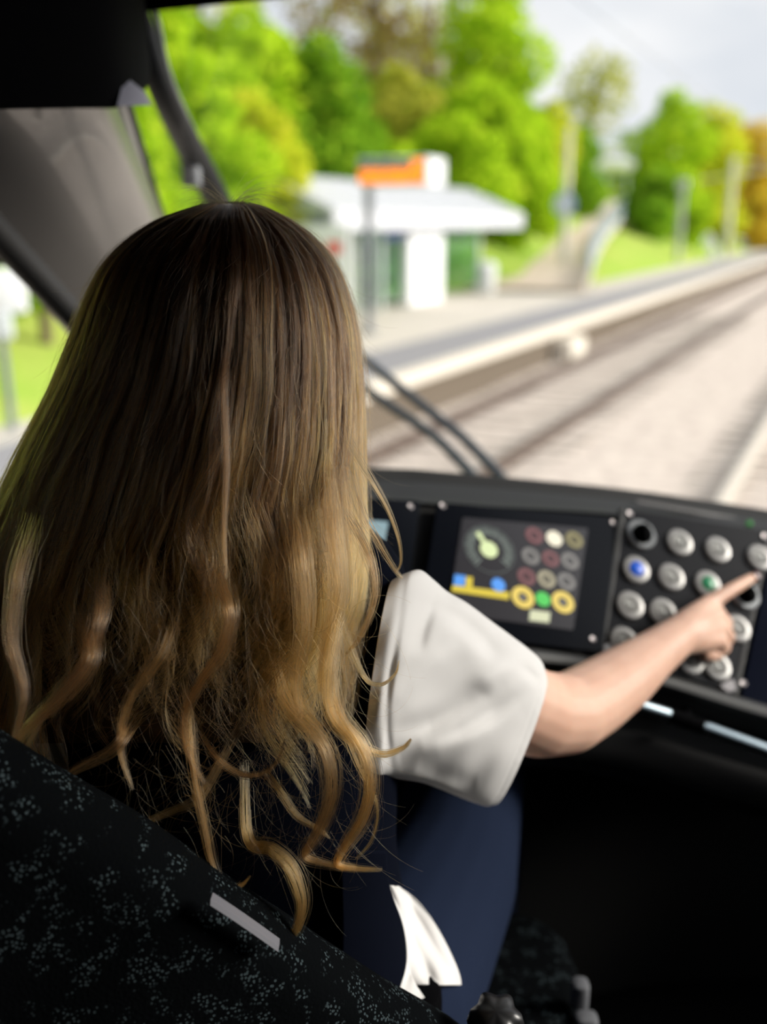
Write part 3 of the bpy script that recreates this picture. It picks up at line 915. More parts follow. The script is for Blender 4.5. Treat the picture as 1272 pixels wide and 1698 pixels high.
# thin dark slot on the top
b = MB(); b.prism([U(1058, 829, 1.545), U(1222, 858, 1.605), U(1220, 863, 1.600), U(1057, 834, 1.540)], -ZV * .002 + FV * .004)
obj('top_slot', b, mat('slot_grey', (.055, .050, .050), .5), cons, False)
b = MB(); b.ball(U(1243, 868, 1.585), .0045, 8); obj('indicator_lamp', b, mat('green_led', (.02, .2, .03), .4, emit=((.05, .5, .06), .25)), cons)['label'] = 'tiny green indicator lamp'
# bright grab rail below the lip
gr = thing('grab_rail', U(1110, 1190, 1.36), 'chrome grab rail in two lengths under the right front of the console', 'rail')
M_chr = mat('bright_chrome', (.30, .36, .40), .3, 1.0)
def railseg(a, c, r=.0085):
    bb = MB(); bb.tube([a, a.lerp(c, .5), c], r, 14); return bb
obj('rail_tube', railseg(U(985, 1146, 1.282), U(1112, 1186, 1.312)), M_chr, gr)
obj('rail_tube', railseg(U(1163, 1204, 1.318), U(1420, 1297, 1.34)), M_chr, gr)
b = MB(); b.tube([U(1108, 1184, 1.312), U(1168, 1206, 1.32)], .0098, 12); b.tube([U(1138, 1196, 1.318), U(1138, 1176, 1.36)], .008, 10); obj('rail_clamp', b, M_black, gr)

# ------------------------------------------------------------------ panels set into the console
def panel_plane(tl, tr, bl):
    A, B_, D = U(*tl), U(*tr), U(*bl)
    x = (B_ - A).normalized(); y = (A - D); y = (y - x * y.dot(x)).normalized()
    n = x.cross(y).normalized()
    if n.dot(CAM - A) < 0: n = -n; 
    return A, x, y, n
def rot_of(x, y, n):
    return Matrix((x, y, n)).transposed()
def rquad(pts, r=.006, n=4):
    """rounded corners for a 4-point outline"""
    out = []
    for i in range(len(pts)):
        p, a, c = pts[i], pts[i - 1], pts[(i + 1) % len(pts)]
        d0, d1 = (a - p).normalized(), (c - p).normalized()
        for k in range(n + 1):
            t = k / n
            q = (p + d0 * r) * (1 - t) ** 2 + p * 2 * t * (1 - t) + (p + d1 * r) * t ** 2
            out.append(q)
    return out
def plate(corners, pl, th, lift=0.0, r=.006):
    A, x, y, n = pl
    pts = [on_plane(px, py, A, n) + n * lift for px, py in corners]
    b = MB(); b.prism(rquad(pts, r), n * th); return b
M_gloss = mat('black_glass_panel', (.003, .004, .007), .2, spec=.14)
M_screw = mat('screw_head', (.55, .50, .50), .4, .8)
M_frame = mat('panel_frame', (.030, .030, .031), .5)
def screw(px, py, pl, parent, r=.0042):
    A, x, y, n = pl
    c = on_plane(px, py, A, n); R_ = rot_of(x, y, n)
    b = MB(); b.lathe([(r, 0.002), (r, .0085), (r * .75, .0095), (r * .2, .0088)], 16, R_, c)
    return obj('screw', b, M_screw, parent)
# main display
pl = panel_plane((722, 838, 1.358), (1022, 863, 1.452), (690, 1050, 1.243))
A, px_, py_, pn = pl
PRm = rot_of(px_, py_, pn)
du = thing('driver_display', on_plane(860, 960, A, pn), 'driver display with speed dial and rows of round symbols in the console centre', 'display')
obj('panel_plate', plate([(722, 838), (1022, 863), (993, 1085), (690, 1050)], pl, .008, 0), M_gloss, du, False)
for sx_, sy_ in ((730, 844), (1012, 872), (978, 1064), (700, 1036)):
    screw(sx_, sy_, pl, du)
M_scr = mat('dim_screen', (.02, .02, .024), .25, emit=((.12, .10, .12), .07))
scrn = obj('screen', plate([(763, 864), (970, 882), (945, 1050), (738, 1022)], pl, .0012, .008, .003), M_scr, du, False)
ppm = (on_plane(970, 882, A, pn) - on_plane(763, 864, A, pn)).length / 207.8   # metres per pixel across the screen
LIFT = .0093
def emat(name, c, s): return mat(name, tuple(v * .3 for v in c), .4, emit=(c, s))
def disc(px, py, rpx, name, material, inner=0.0, parent=scrn, lift=LIFT, th=.0006, n=32):
    c = on_plane(px, py, A, pn) + pn * lift
    b = MB(); r = rpx * ppm
    if inner <= 0:
        b.lathe([(r, 0), (r, th), (r * .01, th)], n, PRm, c)
    else:
        ri = inner * ppm
        rings = [[c + PRm @ Vector((q * math.cos(2 * math.pi * k / n), q * math.sin(2 * math.pi * k / n), z)) for k in range(n)] for q, z in ((r, 0), (r, th), (ri, th), (ri, 0), (r, 0))]
        b.loft(rings, True)
    return obj(name, b, material, parent, False)
M_pale = emat('needle_green', (.62, .72, .38), .85)
M_tick = emat('tick_grey', (.30, .36, .32), .45)
gx, gy = 807, 917
b = MB(); cg = on_plane(gx, gy, A, pn) + pn * LIFT
for k in range(31):
    a = math.radians(-135 + 270 * k / 30); 
    dv = Vector((math.sin(a), math.cos(a), 0)); r0, r1 = (25, 36) if k % 3 else (22, 37)
    mid = cg + PRm @ (dv * ppm * (r0 + r1) / 2)
    b.box(mid, (1.8 * ppm, (r1 - r0) * ppm, .0006), PRm @ Matrix.Rotation(-a, 3, 'Z'))
obj('dial_ticks', b, M_tick, scrn, False)
disc(gx, gy, 39.5, 'dial_ring', emat('dial_ring_grey', (.16, .19, .18), .3), 38.2)
disc(gx - 1, gy + 0, 13.5, 'dial_hub', M_pale)
nd0, nd1 = on_plane(gx - 1, gy, A, pn) + pn * (LIFT + .0003), on_plane(787, 889, A, pn) + pn * (LIFT + .0003)
b = MB(); dn = (nd1 - nd0); ww = pn.cross(dn.normalized()) * 3.6 * ppm
b.prism([nd0 - ww * .8, nd1 - ww * 1.1, nd1 + ww * 1.1, nd0 + ww * .8], pn * .0006); obj('dial_needle', b, M_pale, scrn, False)
dim_red, dim_grey, dim_yel = emat('dim_red', (.22, .07, .08), .5), emat('dim_grey', (.24, .23, .22), .5), emat('dim_yellow', (.30, .26, .10), .5)
for (x, y, rr, mt_) in ((881, 894, 14, dim_red), (947, 901, 14, dim_yel), (875, 928, 14, dim_grey), (908, 932, 13.5, dim_red), (940, 936, 14, dim_grey), (868, 962, 14, dim_red), (901, 966, 14, emat('dim_cream', (.40, .36, .24), .6)), (934, 970, 14, dim_grey)):
    disc(x, y, rr, 'round_symbol', mt_, rr * .5); disc(x, y, rr * .22, 'symbol_dot', mt_)
disc(914, 899, 13, 'round_symbol', emat('lit_cream', (.80, .74, .58), .85))['label'] = 'brightly lit cream symbol'
M_yel = emat('lit_yellow', (.72, .54, .10), .8)
for (x, y) in ((862, 996), (928, 1004)):
    disc(x, y, 17.5, 'ring_symbol', M_yel, 7.5)['label'] = 'bright yellow ring symbol'
    disc(x, y, 4, 'symbol_dot', dim_grey)
disc(895, 999, 11.5, 'round_symbol', emat('lit_green', (.05, .50, .07), .85))['label'] = 'bright green round symbol'
def flatpoly(pts, name, material, lift=LIFT):
    q = [on_plane(x, y, A, pn) + pn * lift for x, y in pts]
    b = MB(); b.prism(q, pn * .0006); return obj(name, b, material, scrn, False)
flatpoly([(874, 1017), (907, 1021), (905, 1038), (872, 1034)], 'cream_plate', emat('pill_cream', (.62, .64, .42), .75))
M_bar = emat('bar_yellow', (.62, .48, .03), .8)
flatpoly([(746, 976), (840, 988), (838, 1000), (744, 986)], 'yellow_bar', M_bar)
flatpoly([(768, 962), (779, 963), (778, 982), (767, 981)], 'yellow_bar', M_bar)
M_blu = emat('symbol_blue', (.06, .26, .72), .9)
flatpoly([(749, 959), (767, 961), (765, 978), (747, 976)], 'blue_symbol', M_blu, LIFT + .0007)
disc(821, 976, 10.5, 'blue_symbol', M_blu, lift=LIFT + .0007)
# left display, mostly hidden by the hair
pl_l = panel_plane((420, 822, 1.26), (690, 836, 1.348), (390, 1020, 1.15))
dl = thing('driver_display', on_plane(560, 930, pl_l[0], pl_l[3]), 'left console display, mostly hidden behind the long hair', 'display')
obj('panel_plate', plate([(420, 822), (694, 837), (662, 1052), (388, 1020)], pl_l, .008), M_gloss, dl, False)
screw(677, 846, pl_l, dl)
A2 = pl_l
obj('screen', plate([(470, 858), (640, 872), (618, 985), (444, 965)], pl_l, .0012, .008, .003), mat('cyan_screen', (.05, .08, .09), .3, emit=((.35, .50, .55), .55)), dl, False)
# button panel
pb = panel_plane((1035, 852, 1.452), (1264, 890, 1.505), (1000, 1085, 1.338))
Ab, bx_, by_, bn = pb
BR = rot_of(bx_, by_, bn)
bp_ = thing('button_panel', on_plane(1130, 1000, Ab, bn), 'black panel with four rows of round push buttons right of the display', 'panel')
obj('panel_plate', plate([(1032, 848), (1268, 884), (1212, 1150), (996, 1082)], pb, .007), mat('button_plate', (.004, .005, .009), .5, spec=.08), bp_, False)
b = MB()
cr = [on_plane(x, y, Ab, bn) + bn * .004 for x, y in ((1272, 884), (1214, 1154))]
b.tube([cr[0], cr[1]], .0045, 8); obj('edge_strip', b, mat('edge_grey', (.06, .06, .06), .45), bp_)
cl_ = [on_plane(x, y, Ab, bn) + bn * .004 for x, y in ((1029, 848), (992, 1084))]
b = MB(); b.tube([cl_[0], cl_[1]], .0055, 8); obj('edge_strip', b, mat('edge_grey2', (.05, .05, .05), .45), bp_)
for (x, y) in ((1040, 856), (1006, 1078), (1204, 1136), (1262, 893)):
    screw(x, y, pb, bp_, .0045)
M_ring = mat('button_ring', (.36, .35, .34), .35, .25)
M_cap = mat('button_cap', (.28, .28, .265), .4, .1)
M_blue = mat('blue_button_cap', (.01, .09, .55), .35, emit=((.01, .09, .5), .3))
M_green = mat('green_button_cap', (.01, .22, .09), .35, emit=((.0, .14, .05), .25))
ppb = (on_plane(1253, 929, Ab, bn) - on_plane(1058, 891, Ab, bn)).length / 198.7
def at_button(o, px, py):
    c = on_plane(px, py, Ab, bn) + bn * .007
    o.matrix_basis = Matrix.Translation(c - ORG[bp_.name]) @ BR.to_4x4()
RB = 21.5 * ppb
def local(name, mb, material, parent):
    me = bpy.data.meshes.new(name); me.from_pydata([tuple(p) for p in mb.v], [], mb.f); me.update()
    import bmesh
    bm = bmesh.new(); bm.from_mesh(me); bmesh.ops.recalc_face_normals(bm, faces=bm.faces); bm.to_mesh(me); bm.free()
    o = bpy.data.objects.new(name, me); link(o, material, parent); me.polygons.foreach_set('use_smooth', [True] * len(me.polygons))
    me.set_sharp_from_angle(angle=math.radians(35)); return o
def ring_profile(r, steps):
    b = MB(); b.lathe([(r * a, r * z) for a, z in steps], 36); return b
btn = local('push_button', ring_profile(RB, [(1.0, 0), (1.0, .12), (.93, .24), (.80, .28), (.60, .28), (.56, .14), (.54, .14), (.50, .20), (.2, .20), (.02, .2)]), M_ring, bp_)
cap = local('button_cap', ring_profile(RB, [(.47, .15), (.47, .30), (.40, .34), (.30, .30), (.27, .30), (.25, .34), (.02, .34)]), M_cap, btn)
cap_solid = local('button_cap', ring_profile(RB, [(.50, .15), (.50, .34), (.44, .38), (.02, .40)]), M_blue, btn)
spots = [(1121, 904), (1184, 916), (1253, 929), (1049, 949, 'b'), (1107, 961), (1167, 973, 'g'), (1039, 1008), (1093, 1019), (1152, 1032), (1216, 1046), (1028, 1067), (1084, 1082), (1139, 1098), (1183, 1109)]
sources = (btn, cap, cap_solid)
for k, s in enumerate(spots):
    o = btn.copy(); C.objects.link(o); o.name = 'push_button'; at_button(o, s[0], s[1])
    colr = s[2] if len(s) > 2 else None
    c = (cap_solid if colr else cap).copy(); C.objects.link(c); c.parent = o
    if colr:
        c.data = c.data.copy(); c.data.materials.clear(); c.data.materials.append(M_blue if colr == 'b' else M_green)
        o['label'] = 'push button with a %s centre' % ('blue' if colr == 'b' else 'green')
for o in (cap, cap_solid, btn):
    bpy.data.objects.remove(o, do_unlink=True)
for (x, y, lab) in ((1058, 891, 'black rotary switch with bright ring'), (1230, 990, 'black rotary switch under the fingertip')):
    o = local('rotary_switch', ring_profile(24 * ppb, [(1.0, 0), (1.0, .12), (.92, .22), (.72, .22), (.66, .10), (.02, .10)]), mat('switch_ring', (.22, .23, .24), .35, .6), bp_)
    at_button(o, x, y); o['label'] = lab
    k = local('switch_knob', ring_profile(24 * ppb, [(.62, .08), (.60, .45), (.52, .5), (.02, .5)]), M_black, o)
    bb = MB(); bb.rbox((0, 0, 24 * ppb * .6), (24 * ppb * .28, 24 * ppb * 1.0, 24 * ppb * .3), .002); local('switch_grip', bb, M_black, o)
# pale latch at the lower edge
obj('corner_latch', plate([(1186, 1141), (1208, 1130), (1213, 1148), (1200, 1152)], pb, .006, .006, .003), mat('latch_grey', (.34, .32, .34), .45), bp_, False)
obj('corner_latch', plate([(993, 1076), (1004, 1072), (1008, 1084), (996, 1088)], pb, .006, .006, .003), mat('latch_grey2', (.40, .40, .42), .45), bp_, False)
# right hand panel, dark glossy
pr = panel_plane((1282, 892, 1.515), (1500, 935, 1.53), (1226, 1160, 1.378))
dr = thing('dark_panel', on_plane(1330, 1030, pr[0], pr[3]), 'dark glossy panel at the right edge, beside the button panel', 'panel')
obj('panel_plate', plate([(1282, 892), (1505, 934), (1436, 1222), (1226, 1160)], pr, .007), mat('dark_blue_glass', (.004, .006, .016), .2, spec=.2), dr, False)
screw(1228, 1136, pr, dr, .0048); screw(1288, 908, pr, dr, .0048)
# ------------------------------------------------------------------ seat
M_fab = bpy.data.materials.new('speckled_seat_fabric'); M_fab.use_nodes = True
n = M_fab.node_tree.nodes; l = M_fab.node_tree.links.new
bs = n['Principled BSDF']; bs.inputs['Roughness'].default_value = .95; bs.inputs['Specular IOR Level'].default_value = .02
tcn = n.new('ShaderNodeTexCoord')
vo = n.new('ShaderNodeTexVoronoi'); vo.inputs['Scale'].default_value = 330
nn_ = n.new('ShaderNodeTexNoise'); nn_.inputs['Scale'].default_value = 55; nn_.inputs['Detail'].default_value = 3
r1 = n.new('ShaderNodeValToRGB'); r1.color_ramp.elements[0].position = .30; r1.color_ramp.elements[0].color = (1, 1, 1, 1); r1.color_ramp.elements[1].position = .42; r1.color_ramp.elements[1].color = (0, 0, 0, 1)
r2 = n.new('ShaderNodeValToRGB'); r2.color_ramp.elements[0].position = .50; r2.color_ramp.elements[1].position = .60
mu = n.new('ShaderNodeMath'); mu.operation = 'MULTIPLY'
mc = n.new('ShaderNodeMix'); mc.data_type = 'RGBA'
mc.inputs['A'].default_value = (.002, .0025, .003, 1); mc.inputs['B'].default_value = (.038, .052, .058, 1)
bpn = n.new('ShaderNodeBump'); bpn.inputs['Strength'].default_value = .3; bpn.inputs['Distance'].default_value = .001
l(tcn.outputs['Object'], vo.inputs['Vector']); l(tcn.outputs['Object'], nn_.inputs['Vector'])
l(vo.outputs['Distance'], r1.inputs['Fac']); l(nn_.outputs['Fac'], r2.inputs['Fac'])
l(r1.outputs['Color'], mu.inputs[0]); l(r2.outputs['Color'], mu.inputs[1]); l(mu.outputs[0], mc.inputs['Factor'])
l(mc.outputs['Result'], bs.inputs['Base Color']); l(vo.outputs['Distance'], bpn.inputs['Height']); l(bpn.outputs['Normal'], bs.inputs['Normal'])

seat = thing('swivel_chair', W(-.14, .80, -1.42), 'dark driver seat with grey-speckled fabric, its backrest filling the lower left corner', 'seat')
# backrest: rounded slab whose upper right edge sweeps down to the right
be = [U(-330, 1140, .62), U(-150, 1195, .635), U(0, 1281, .655), U(180, 1386, .685), U(350, 1492, .715), U(520, 1594, .755), U(640, 1668, .79), U(760, 1745, .83), U(850, 1850, .86), U(880, 2000, .90), U(880, 2200, 1.0)]
bec = crv(be, 44)
b = MB(); rings = []
th = .085
for i, p in enumerate(bec):
    tdir = (bec[min(i + 1, 43)] - bec[max(i - 1, 0)]).normalized()
    inw = Vector((0, 0, -1)); inw -= tdir * inw.dot(tdir); inw.normalize()          # into the slab, away from its edge
    fw = tdir.cross(inw); fw.normalize()
    if fw.dot(LOOK) < 0: fw = -fw
    ring = []
    for k in range(9):                                                                   # rounded rim
        a = math.pi * k / 8
        ring.append(p + inw * (.042 - .042 * math.sin(a)) + fw * (.042 - .042 * math.cos(a)))
    ring.append(p + inw * .20 + fw * .088); ring.append(p + inw * .55 + fw * .10)
    ring.append(p + inw * .55 - fw * .01); ring.append(p + inw * .20 - fw * .012)
    rings.append(ring)
b.loft(rings, True, True)
obj('backrest', b, M_fab, seat, True, auto=50)
# pale sewn strip on the rim
i0, i1 = None, None
strip = [U(350, 1494, .712), U(385, 1517, .719), U(420, 1541, .727), U(462, 1571, .737)]
b = MB(); sc_ = crv(strip, 12)
b.loft([[p + DOWN * .002 - LOOK * .003, p - LOOK * .002 - DOWN * .0015, p + LOOK * .008 - DOWN * .0030, p + LOOK * .008 + DOWN * .001] for p in sc_], True, True)
obj('rim_strip', b, mat('pale_grey_strip', (.11, .11, .13), .6), seat)['label'] = 'pale grey strip sewn on the rim of the backrest'
Mseat = Matrix((RV, FV, ZV)).transposed()
b = MB(); b.rbox(W(-.10, .925, -.955), (.70, .56, .13), .09, Mseat, 6); obj('seat_cushion', b, M_fab, seat, True, auto=60)
b = MB(); b.rbox(W(-.10, .90, -1.06), (.56, .48, .08), .05, Mseat); obj('seat_pan', b, M_black, seat)
b = MB(); b.tube([W(-.10, .90, -1.415), W(-.10, .90, -1.38), W(-.10, .90, -1.37), W(-.10, .90, -1.09)], [.20, .19, .07, .06], 20); obj('pedestal', b, M_black, seat)
M_lev = mat('lever_grey', (.15, .155, .17), .5)
b = MB(); b.rbox(U(962, 1648, 1.205), (.020, .024, .034), .008, Mseat); obj('adjusting_lever', b, M_lev, seat)['label'] = 'small grey lever tip'
b = MB(); b.rbox(U(972, 1702, 1.19), (.026, .024, .03), .008, Mseat); obj('adjusting_lever', b, M_lev, seat)
# lobed black knob low in front of the cushion
kc = U(822, 1692, .86)
b = MB(); rings = []
zax = (CAM - kc).normalized() * .5 + ZV * .8; zax.normalize()
qm = zax.to_track_quat('Z', 'Y').to_matrix()
for rr, z in ((.55, -.022), (.95, -.016), (1.05, -.004), (.95, .008), (.6, .013), (.05, .014)):
    rings.append([kc + qm @ Vector((.021 * rr * (1 + .11 * math.cos(6 * a)) * math.cos(a), .021 * rr * (1 + .11 * math.cos(6 * a)) * math.sin(a), z)) for a in (2 * math.pi * k / 48 for k in range(48))])
b.loft(rings, True, True)
b.tube([kc - zax * .02, kc - zax * .05 + RV * .0, W(.03, .80, -.72)], .008, 10)
obj('lobed_knob', b, mat('knob_black', (.012, .012, .013), .35), seat, True, auto=60)
b = MB(); b.rbox(W(.03, .83, -.80), (.05, .10, .22), .02, Mseat); obj('side_bracket', b, M_black, seat)

# ------------------------------------------------------------------ the driver
person = thing('person', W(-.10, .88, -.885), 'person with long wavy blonde hair in navy waistcoat and white shirt, pressing a console button', 'person')
M_skin = mat('skin', (.80, .50, .37), .45, spec=.4, noise=(30, (.74, .44, .32), .4, .7))
bs = M_skin.node_tree.nodes['Principled BSDF']
bs.inputs['Subsurface Weight'].default_value = .25
bs.inputs['Subsurface Radius'].default_value = (.012, .005, .003)
bs.inputs['Subsurface Scale'].default_value = .6
HC = W(-.14, .945, -.104)       # head centre
HY = -math.radians(6)           # head turned a little to the right
hr_ = (RV * math.cos(HY) + FV * math.sin(HY)); hf = (FV * math.cos(HY) - RV * math.sin(HY))
def H(a, c, d): return HC + hr_ * a + hf * c + ZV * d
b = MB()
Hm = Matrix((hr_, hf, ZV)).transposed()
b.ball(H(0, -.012, .015), (.074, .092, .092), 18, Hm)           # skull
b.ball(H(0, .030, -.030), (.062, .062, .080), 16, Hm)           # face
b.capsules([(H(-.040, .005, -.065), .026), (H(-.018, .060, -.095), .020), (H(.018, .060, -.095), .020), (H(.040, .005, -.065), .026)])   # jaw
b.ball(H(0, .070, -.098), (.018, .016, .016), 10, Hm)           # chin
b.capsules([(H(0, .086, .012), .008), (H(0, .100, -.012), .009), (H(0, .110, -.030), .0125)])                   # nose
for s in (-1, 1):
    b.ball(H(.010 * s, .098, -.033), (.008, .010, .007), 8, Hm)
    b.capsules([(H(.012 * s, .084, .022), .010), (H(.045 * s, .070, .022), .010)])      # brow
    b.ball(H(.040 * s, .066, -.026), (.018, .016, .016), 10, Hm)                        # cheek
    b.ball(H(.076 * s, -.004, -.014), (.009, .017, .030), 10, Hm)                       # ear
b.capsules([(H(-.020, .084, -.061), .0065), (H(0, .094, -.059), .0080), (H(.020, .084, -.061), .0065)])        # lips
b.capsules([(H(-.017, .083, -.070), .0065), (H(0, .091, -.071), .0085), (H(.017, .083, -.070), .0065)])
b.capsules([(H(0, -.010, -.060), .052), (W(-.142, .895, -.26), .050), (W(-.142, .88, -.34), .07)])            # neck
# trunk
b.capsules([(W(-.142, .88, -.34), .07), (W(-.14, .868, -.42), .105), (W(-.13, .862, -.56), .095), (W(-.105, .865, -.74), .115), (W(-.105, .87, -.80), .105)])
for s, sp in ((-1, W(-.245, .87, -.36)), (1, W(-.05, .866, -.365))):
    b.capsules([(W(-.142, .88, -.35), .07), (sp, .050)])
    b.capsules([(W(-.142, .868, -.42), .09), (W(-.142 + .06 * s, .865, -.42), .075)])
# right arm
SH = U(655, 1082, .925); EL = U(940, 1184, 1.125); WR = U(1118, 1060, 1.305)
b.capsules([(W(-.05, .866, -.365), .050), (SH, .046), (U(790, 1138, 1.02), .045), (U(893, 1184, 1.095), .0465), (EL, .0440), (U(985, 1158, 1.17), .0425), (U(1032, 1126, 1.215), .0385), (U(1078, 1090, 1.265), .0310), (WR, .0260)], 18)
b.ball(U(925, 1215, 1.12), (.026, .026, .024), 10)
# left arm, bent towards the lap
SHl = W(-.315, .885, -.375); ELl = W(-.40, 1.00, -.58); WRl = W(-.30, 1.20, -.63)
b.capsules([(W(-.245, .87, -.36), .050), (SHl, .050), (SHl.lerp(ELl, .5), .045), (ELl, .040), (ELl.lerp(WRl, .3), .041), (WRl, .027)], 18)
# right hand: palm, curled fingers, stretched index finger
KI, KM, KR, KP = U(1176, 1000, 1.378), U(1190, 1018, 1.376), U(1196, 1040, 1.366), U(1193, 1062, 1.350)
b.capsules([(WR, .0255), (WR.lerp(KI, .5), .0195), (KI, .0115)], 14)
b.capsules([(WR, .0245), (WR.lerp(KM, .5), .021), (KM, .0118)], 14)
b.capsules([(WR, .0240), (WR.lerp(KR, .5), .020), (KR, .0112)], 14)
b.capsules([(WR, .0225), (WR.lerp(KP, .5), .018), (KP, .0100)], 14)
TIP = on_plane(1239, 964, Ab, bn) + bn * .0125
i1 = KI.lerp(TIP, .42) + bn * .007; i2 = KI.lerp(TIP, .74) + bn * .005
b.capsules([(KI, .0112), (i1, .0096), (i2, .0086), (TIP, .0072)], 14)
def curl(k, a, c, d, r):
    b.capsules([(k, r), (a, r * .95), (c, r * .88), (d, r * .78)], 12)
curl(KM, U(1204, 1034, 1.405), U(1192, 1060, 1.402), U(1176, 1064, 1.378), .0108)
curl(KR, U(1208, 1056, 1.395), U(1194, 1077, 1.388), U(1177, 1078, 1.364), .0104)
curl(KP, U(1202, 1074, 1.372), U(1186, 1088, 1.362), U(1170, 1086, 1.345), .0092)
b.capsules([(WR.lerp(KI, .30) + LOOK * .012, .0150), (U(1150, 1050, 1.372), .0118), (U(1170, 1046, 1.392), .0098), (U(1184, 1052, 1.400), .0082)], 12)     # thumb behind the palm
# left hand resting on the lap
for j in range(4):
    k0 = WRl + RV * (.05 + .0) + FV * (.055 - .018 * j) * 1 + ZV * (.002)
    k1 = k0 + RV * .035 + FV * .012 - ZV * .012; k2 = k1 + RV * .022 - ZV * .022
    b.capsules([(WRl, .020), (k0, .0105)], 10); b.capsules([(k0, .0105), (k1, .009), (k2, .0075)], 10)
b.capsules([(WRl + FV * .02, .016), (WRl + RV * .03 + FV * .085, .011), (WRl + RV * .065 + FV * .095, .0085)], 10)
# legs
RL = [(W(-.015, .86, -.78), .092), (W(.07, 1.08, -.772), .080), (W(.140, 1.36, -.735), .058), (W(.152, 1.40, -.95), .052), (W(.14, 1.36, -1.32), .036)]
LL = [(W(-.195, .86, -.78), .092), (W(-.19, 1.10, -.772), .080), (W(-.16, 1.36, -.735), .058), (W(-.165, 1.40, -.95), .052), (W(-.16, 1.36, -1.32), .036)]
b.capsules(RL, 18); b.capsules(LL, 18)
for (a_, _r) in (RL[-1], LL[-1]):
    b.capsules([(a_, .036), (a_ - ZV * .045 - FV * .02, .034), (a_ - ZV * .06 + FV * .13, .026)], 12)
remeshed('body', b, M_skin, person, .0032, 5)
# eyes, lashes hidden from behind but there
for s in (-1, 1):
    b = MB(); b.ball(H(.030 * s, .076, .004), .0125, 10); obj('eye', b, mat('eye_white', (.75, .73, .70), .2), person)
# red nail
b = MB()
nd = (TIP - i2).normalized(); up_ = (CAM - TIP).normalized(); up_ = (up_ - nd * up_.dot(nd)).normalized(); sd2 = nd.cross(up_)
Mn = Matrix((sd2, nd, up_)).transposed()
b.ball(TIP + up_ * .0058 + nd * .0045, (.0062, .0095, .0032), 10, Mn)
obj('fingernail', b, mat('dark_red_nail', (.10, .004, .008), .15, coat=.5), person)['label'] = 'dark red fingernail'

# trousers
M_navy = mat('navy_cloth', (.010, .016, .036), .9, spec=.06, bump=(500, .25, .0006))
b = MB()
b.capsules([(p, r + .012) for p, r in RL[:4]] + [(RL[4][0], .055)], 20)
b.capsules([(p, r + .012) for p, r in LL[:4]] + [(LL[4][0], .055)], 20)
b.capsules([(W(-.02, .865, -.77), .108), (W(-.19, .865, -.77), .108)], 20)
b.capsules([(W(-.105, .866, -.76), .118), (W(-.12, .863, -.64), .112)], 20)
trous = remeshed('trousers', b, M_navy, person, .006, 6)
# waistcoat
RG = [(-.80, -.108, .866, .150, .128), (-.74, -.110, .865, .150, .128), (-.66, -.122, .862, .141, .118), (-.57, -.131, .862, .139, .110), (-.47, -.137, .864, .148, .116), (-.39, -.142, .868, .158, .112),
      (-.335, -.143, .874, .166, .100), (-.295, -.143, .880, .158, .084), (-.268, -.143, .886, .128, .070), (-.245, -.143, .892, .085, .060)]
def ring_of(u, cr, cf, a, bb, n=56):
    return [W(cr + a * (abs(math.cos(q)) ** .82) * (1 if math.cos(q) > 0 else -1), cf + bb * (abs(math.sin(q)) ** .9) * (1 if math.sin(q) > 0 else -1), u) for q in (2 * math.pi * k / n for k in range(n))]
us = np.linspace(-.80, -.245, 40)
RGa = np.array(RG)
b = MB(); b.loft([ring_of(u, *[np.interp(u, RGa[:, 0], RGa[:, c]) for c in range(1, 5)]) for u in us], True)
vest = obj('waistcoat', b, mat('navy_waistcoat', (.0022, .0032, .0075), .9, spec=.03, bump=(600, .25, .0006)), person, True, auto=0)
mod(vest, 'SMOOTH', iterations=4, factor=.5); mod(vest, 'SOLIDIFY', thickness=.004, offset=1); bake(vest)
# collar of the shirt
M_shirt = mat('white_shirt_cotton', (.70, .685, .675), .8, spec=.2, bump=(900, .15, .0004))
b = MB(); rings = []
for (u, a, bb, sh_) in ((-.262, .088, .070, 0), (-.235, .074, .064, 0), (-.20, .064, .058, .004), (-.192, .064, .058, .006), (-.198, .072, .066, .006), (-.24, .090, .078, .002), (-.258, .102, .084, 0)):
    rings.append([W(-.143 + a * math.cos(q), .893 + sh_ + bb * math.sin(q), u + .012 * math.sin(q)) for q in (2 * math.pi * k / 40 for k in range(40))])
b.loft(rings, True)
obj('shirt_collar', b, M_shirt, person, True, auto=0)

# right sleeve, a wide short puffed tube with folds
NU, NV = 176, 120
T_ = crom([(652, 962), (672, 951), (697, 945), (720, 962), (742, 981), (775, 1000), (815, 1030), (845, 1052), (878, 1077), (897, 1096), (905, 1122)], NV)
B_ = crom([(607, 1286), (625, 1290), (642, 1289), (668, 1293), (700, 1298), (728, 1308), (752, 1318), (772, 1326), (792, 1333), (806, 1337), (820, 1334)], NV)
def seg_d(P, poly):
    """signed distance of points P to a pixel polyline, and position along it"""
    best = np.full(len(P), 1e9); side = np.zeros(len(P)); pos = np.zeros(len(P)); tot = len(poly) - 1
    for i in range(tot):
        a = np.array(poly[i], float); c = np.array(poly[i + 1], float); d = c - a; L2 = d @ d
        t = np.clip(((P - a) @ d) / L2, 0, 1)
        q = a + t[:, None] * d; v = P - q; dist = np.hypot(v[:, 0], v[:, 1])
        sg = np.sign(d[0] * v[:, 1] - d[1] * v[:, 0])
        m_ = dist < best
        best = np.where(m_, dist, best); side = np.where(m_, sg, side); pos = np.where(m_, (i + t) / tot, pos)
    return best * side, pos
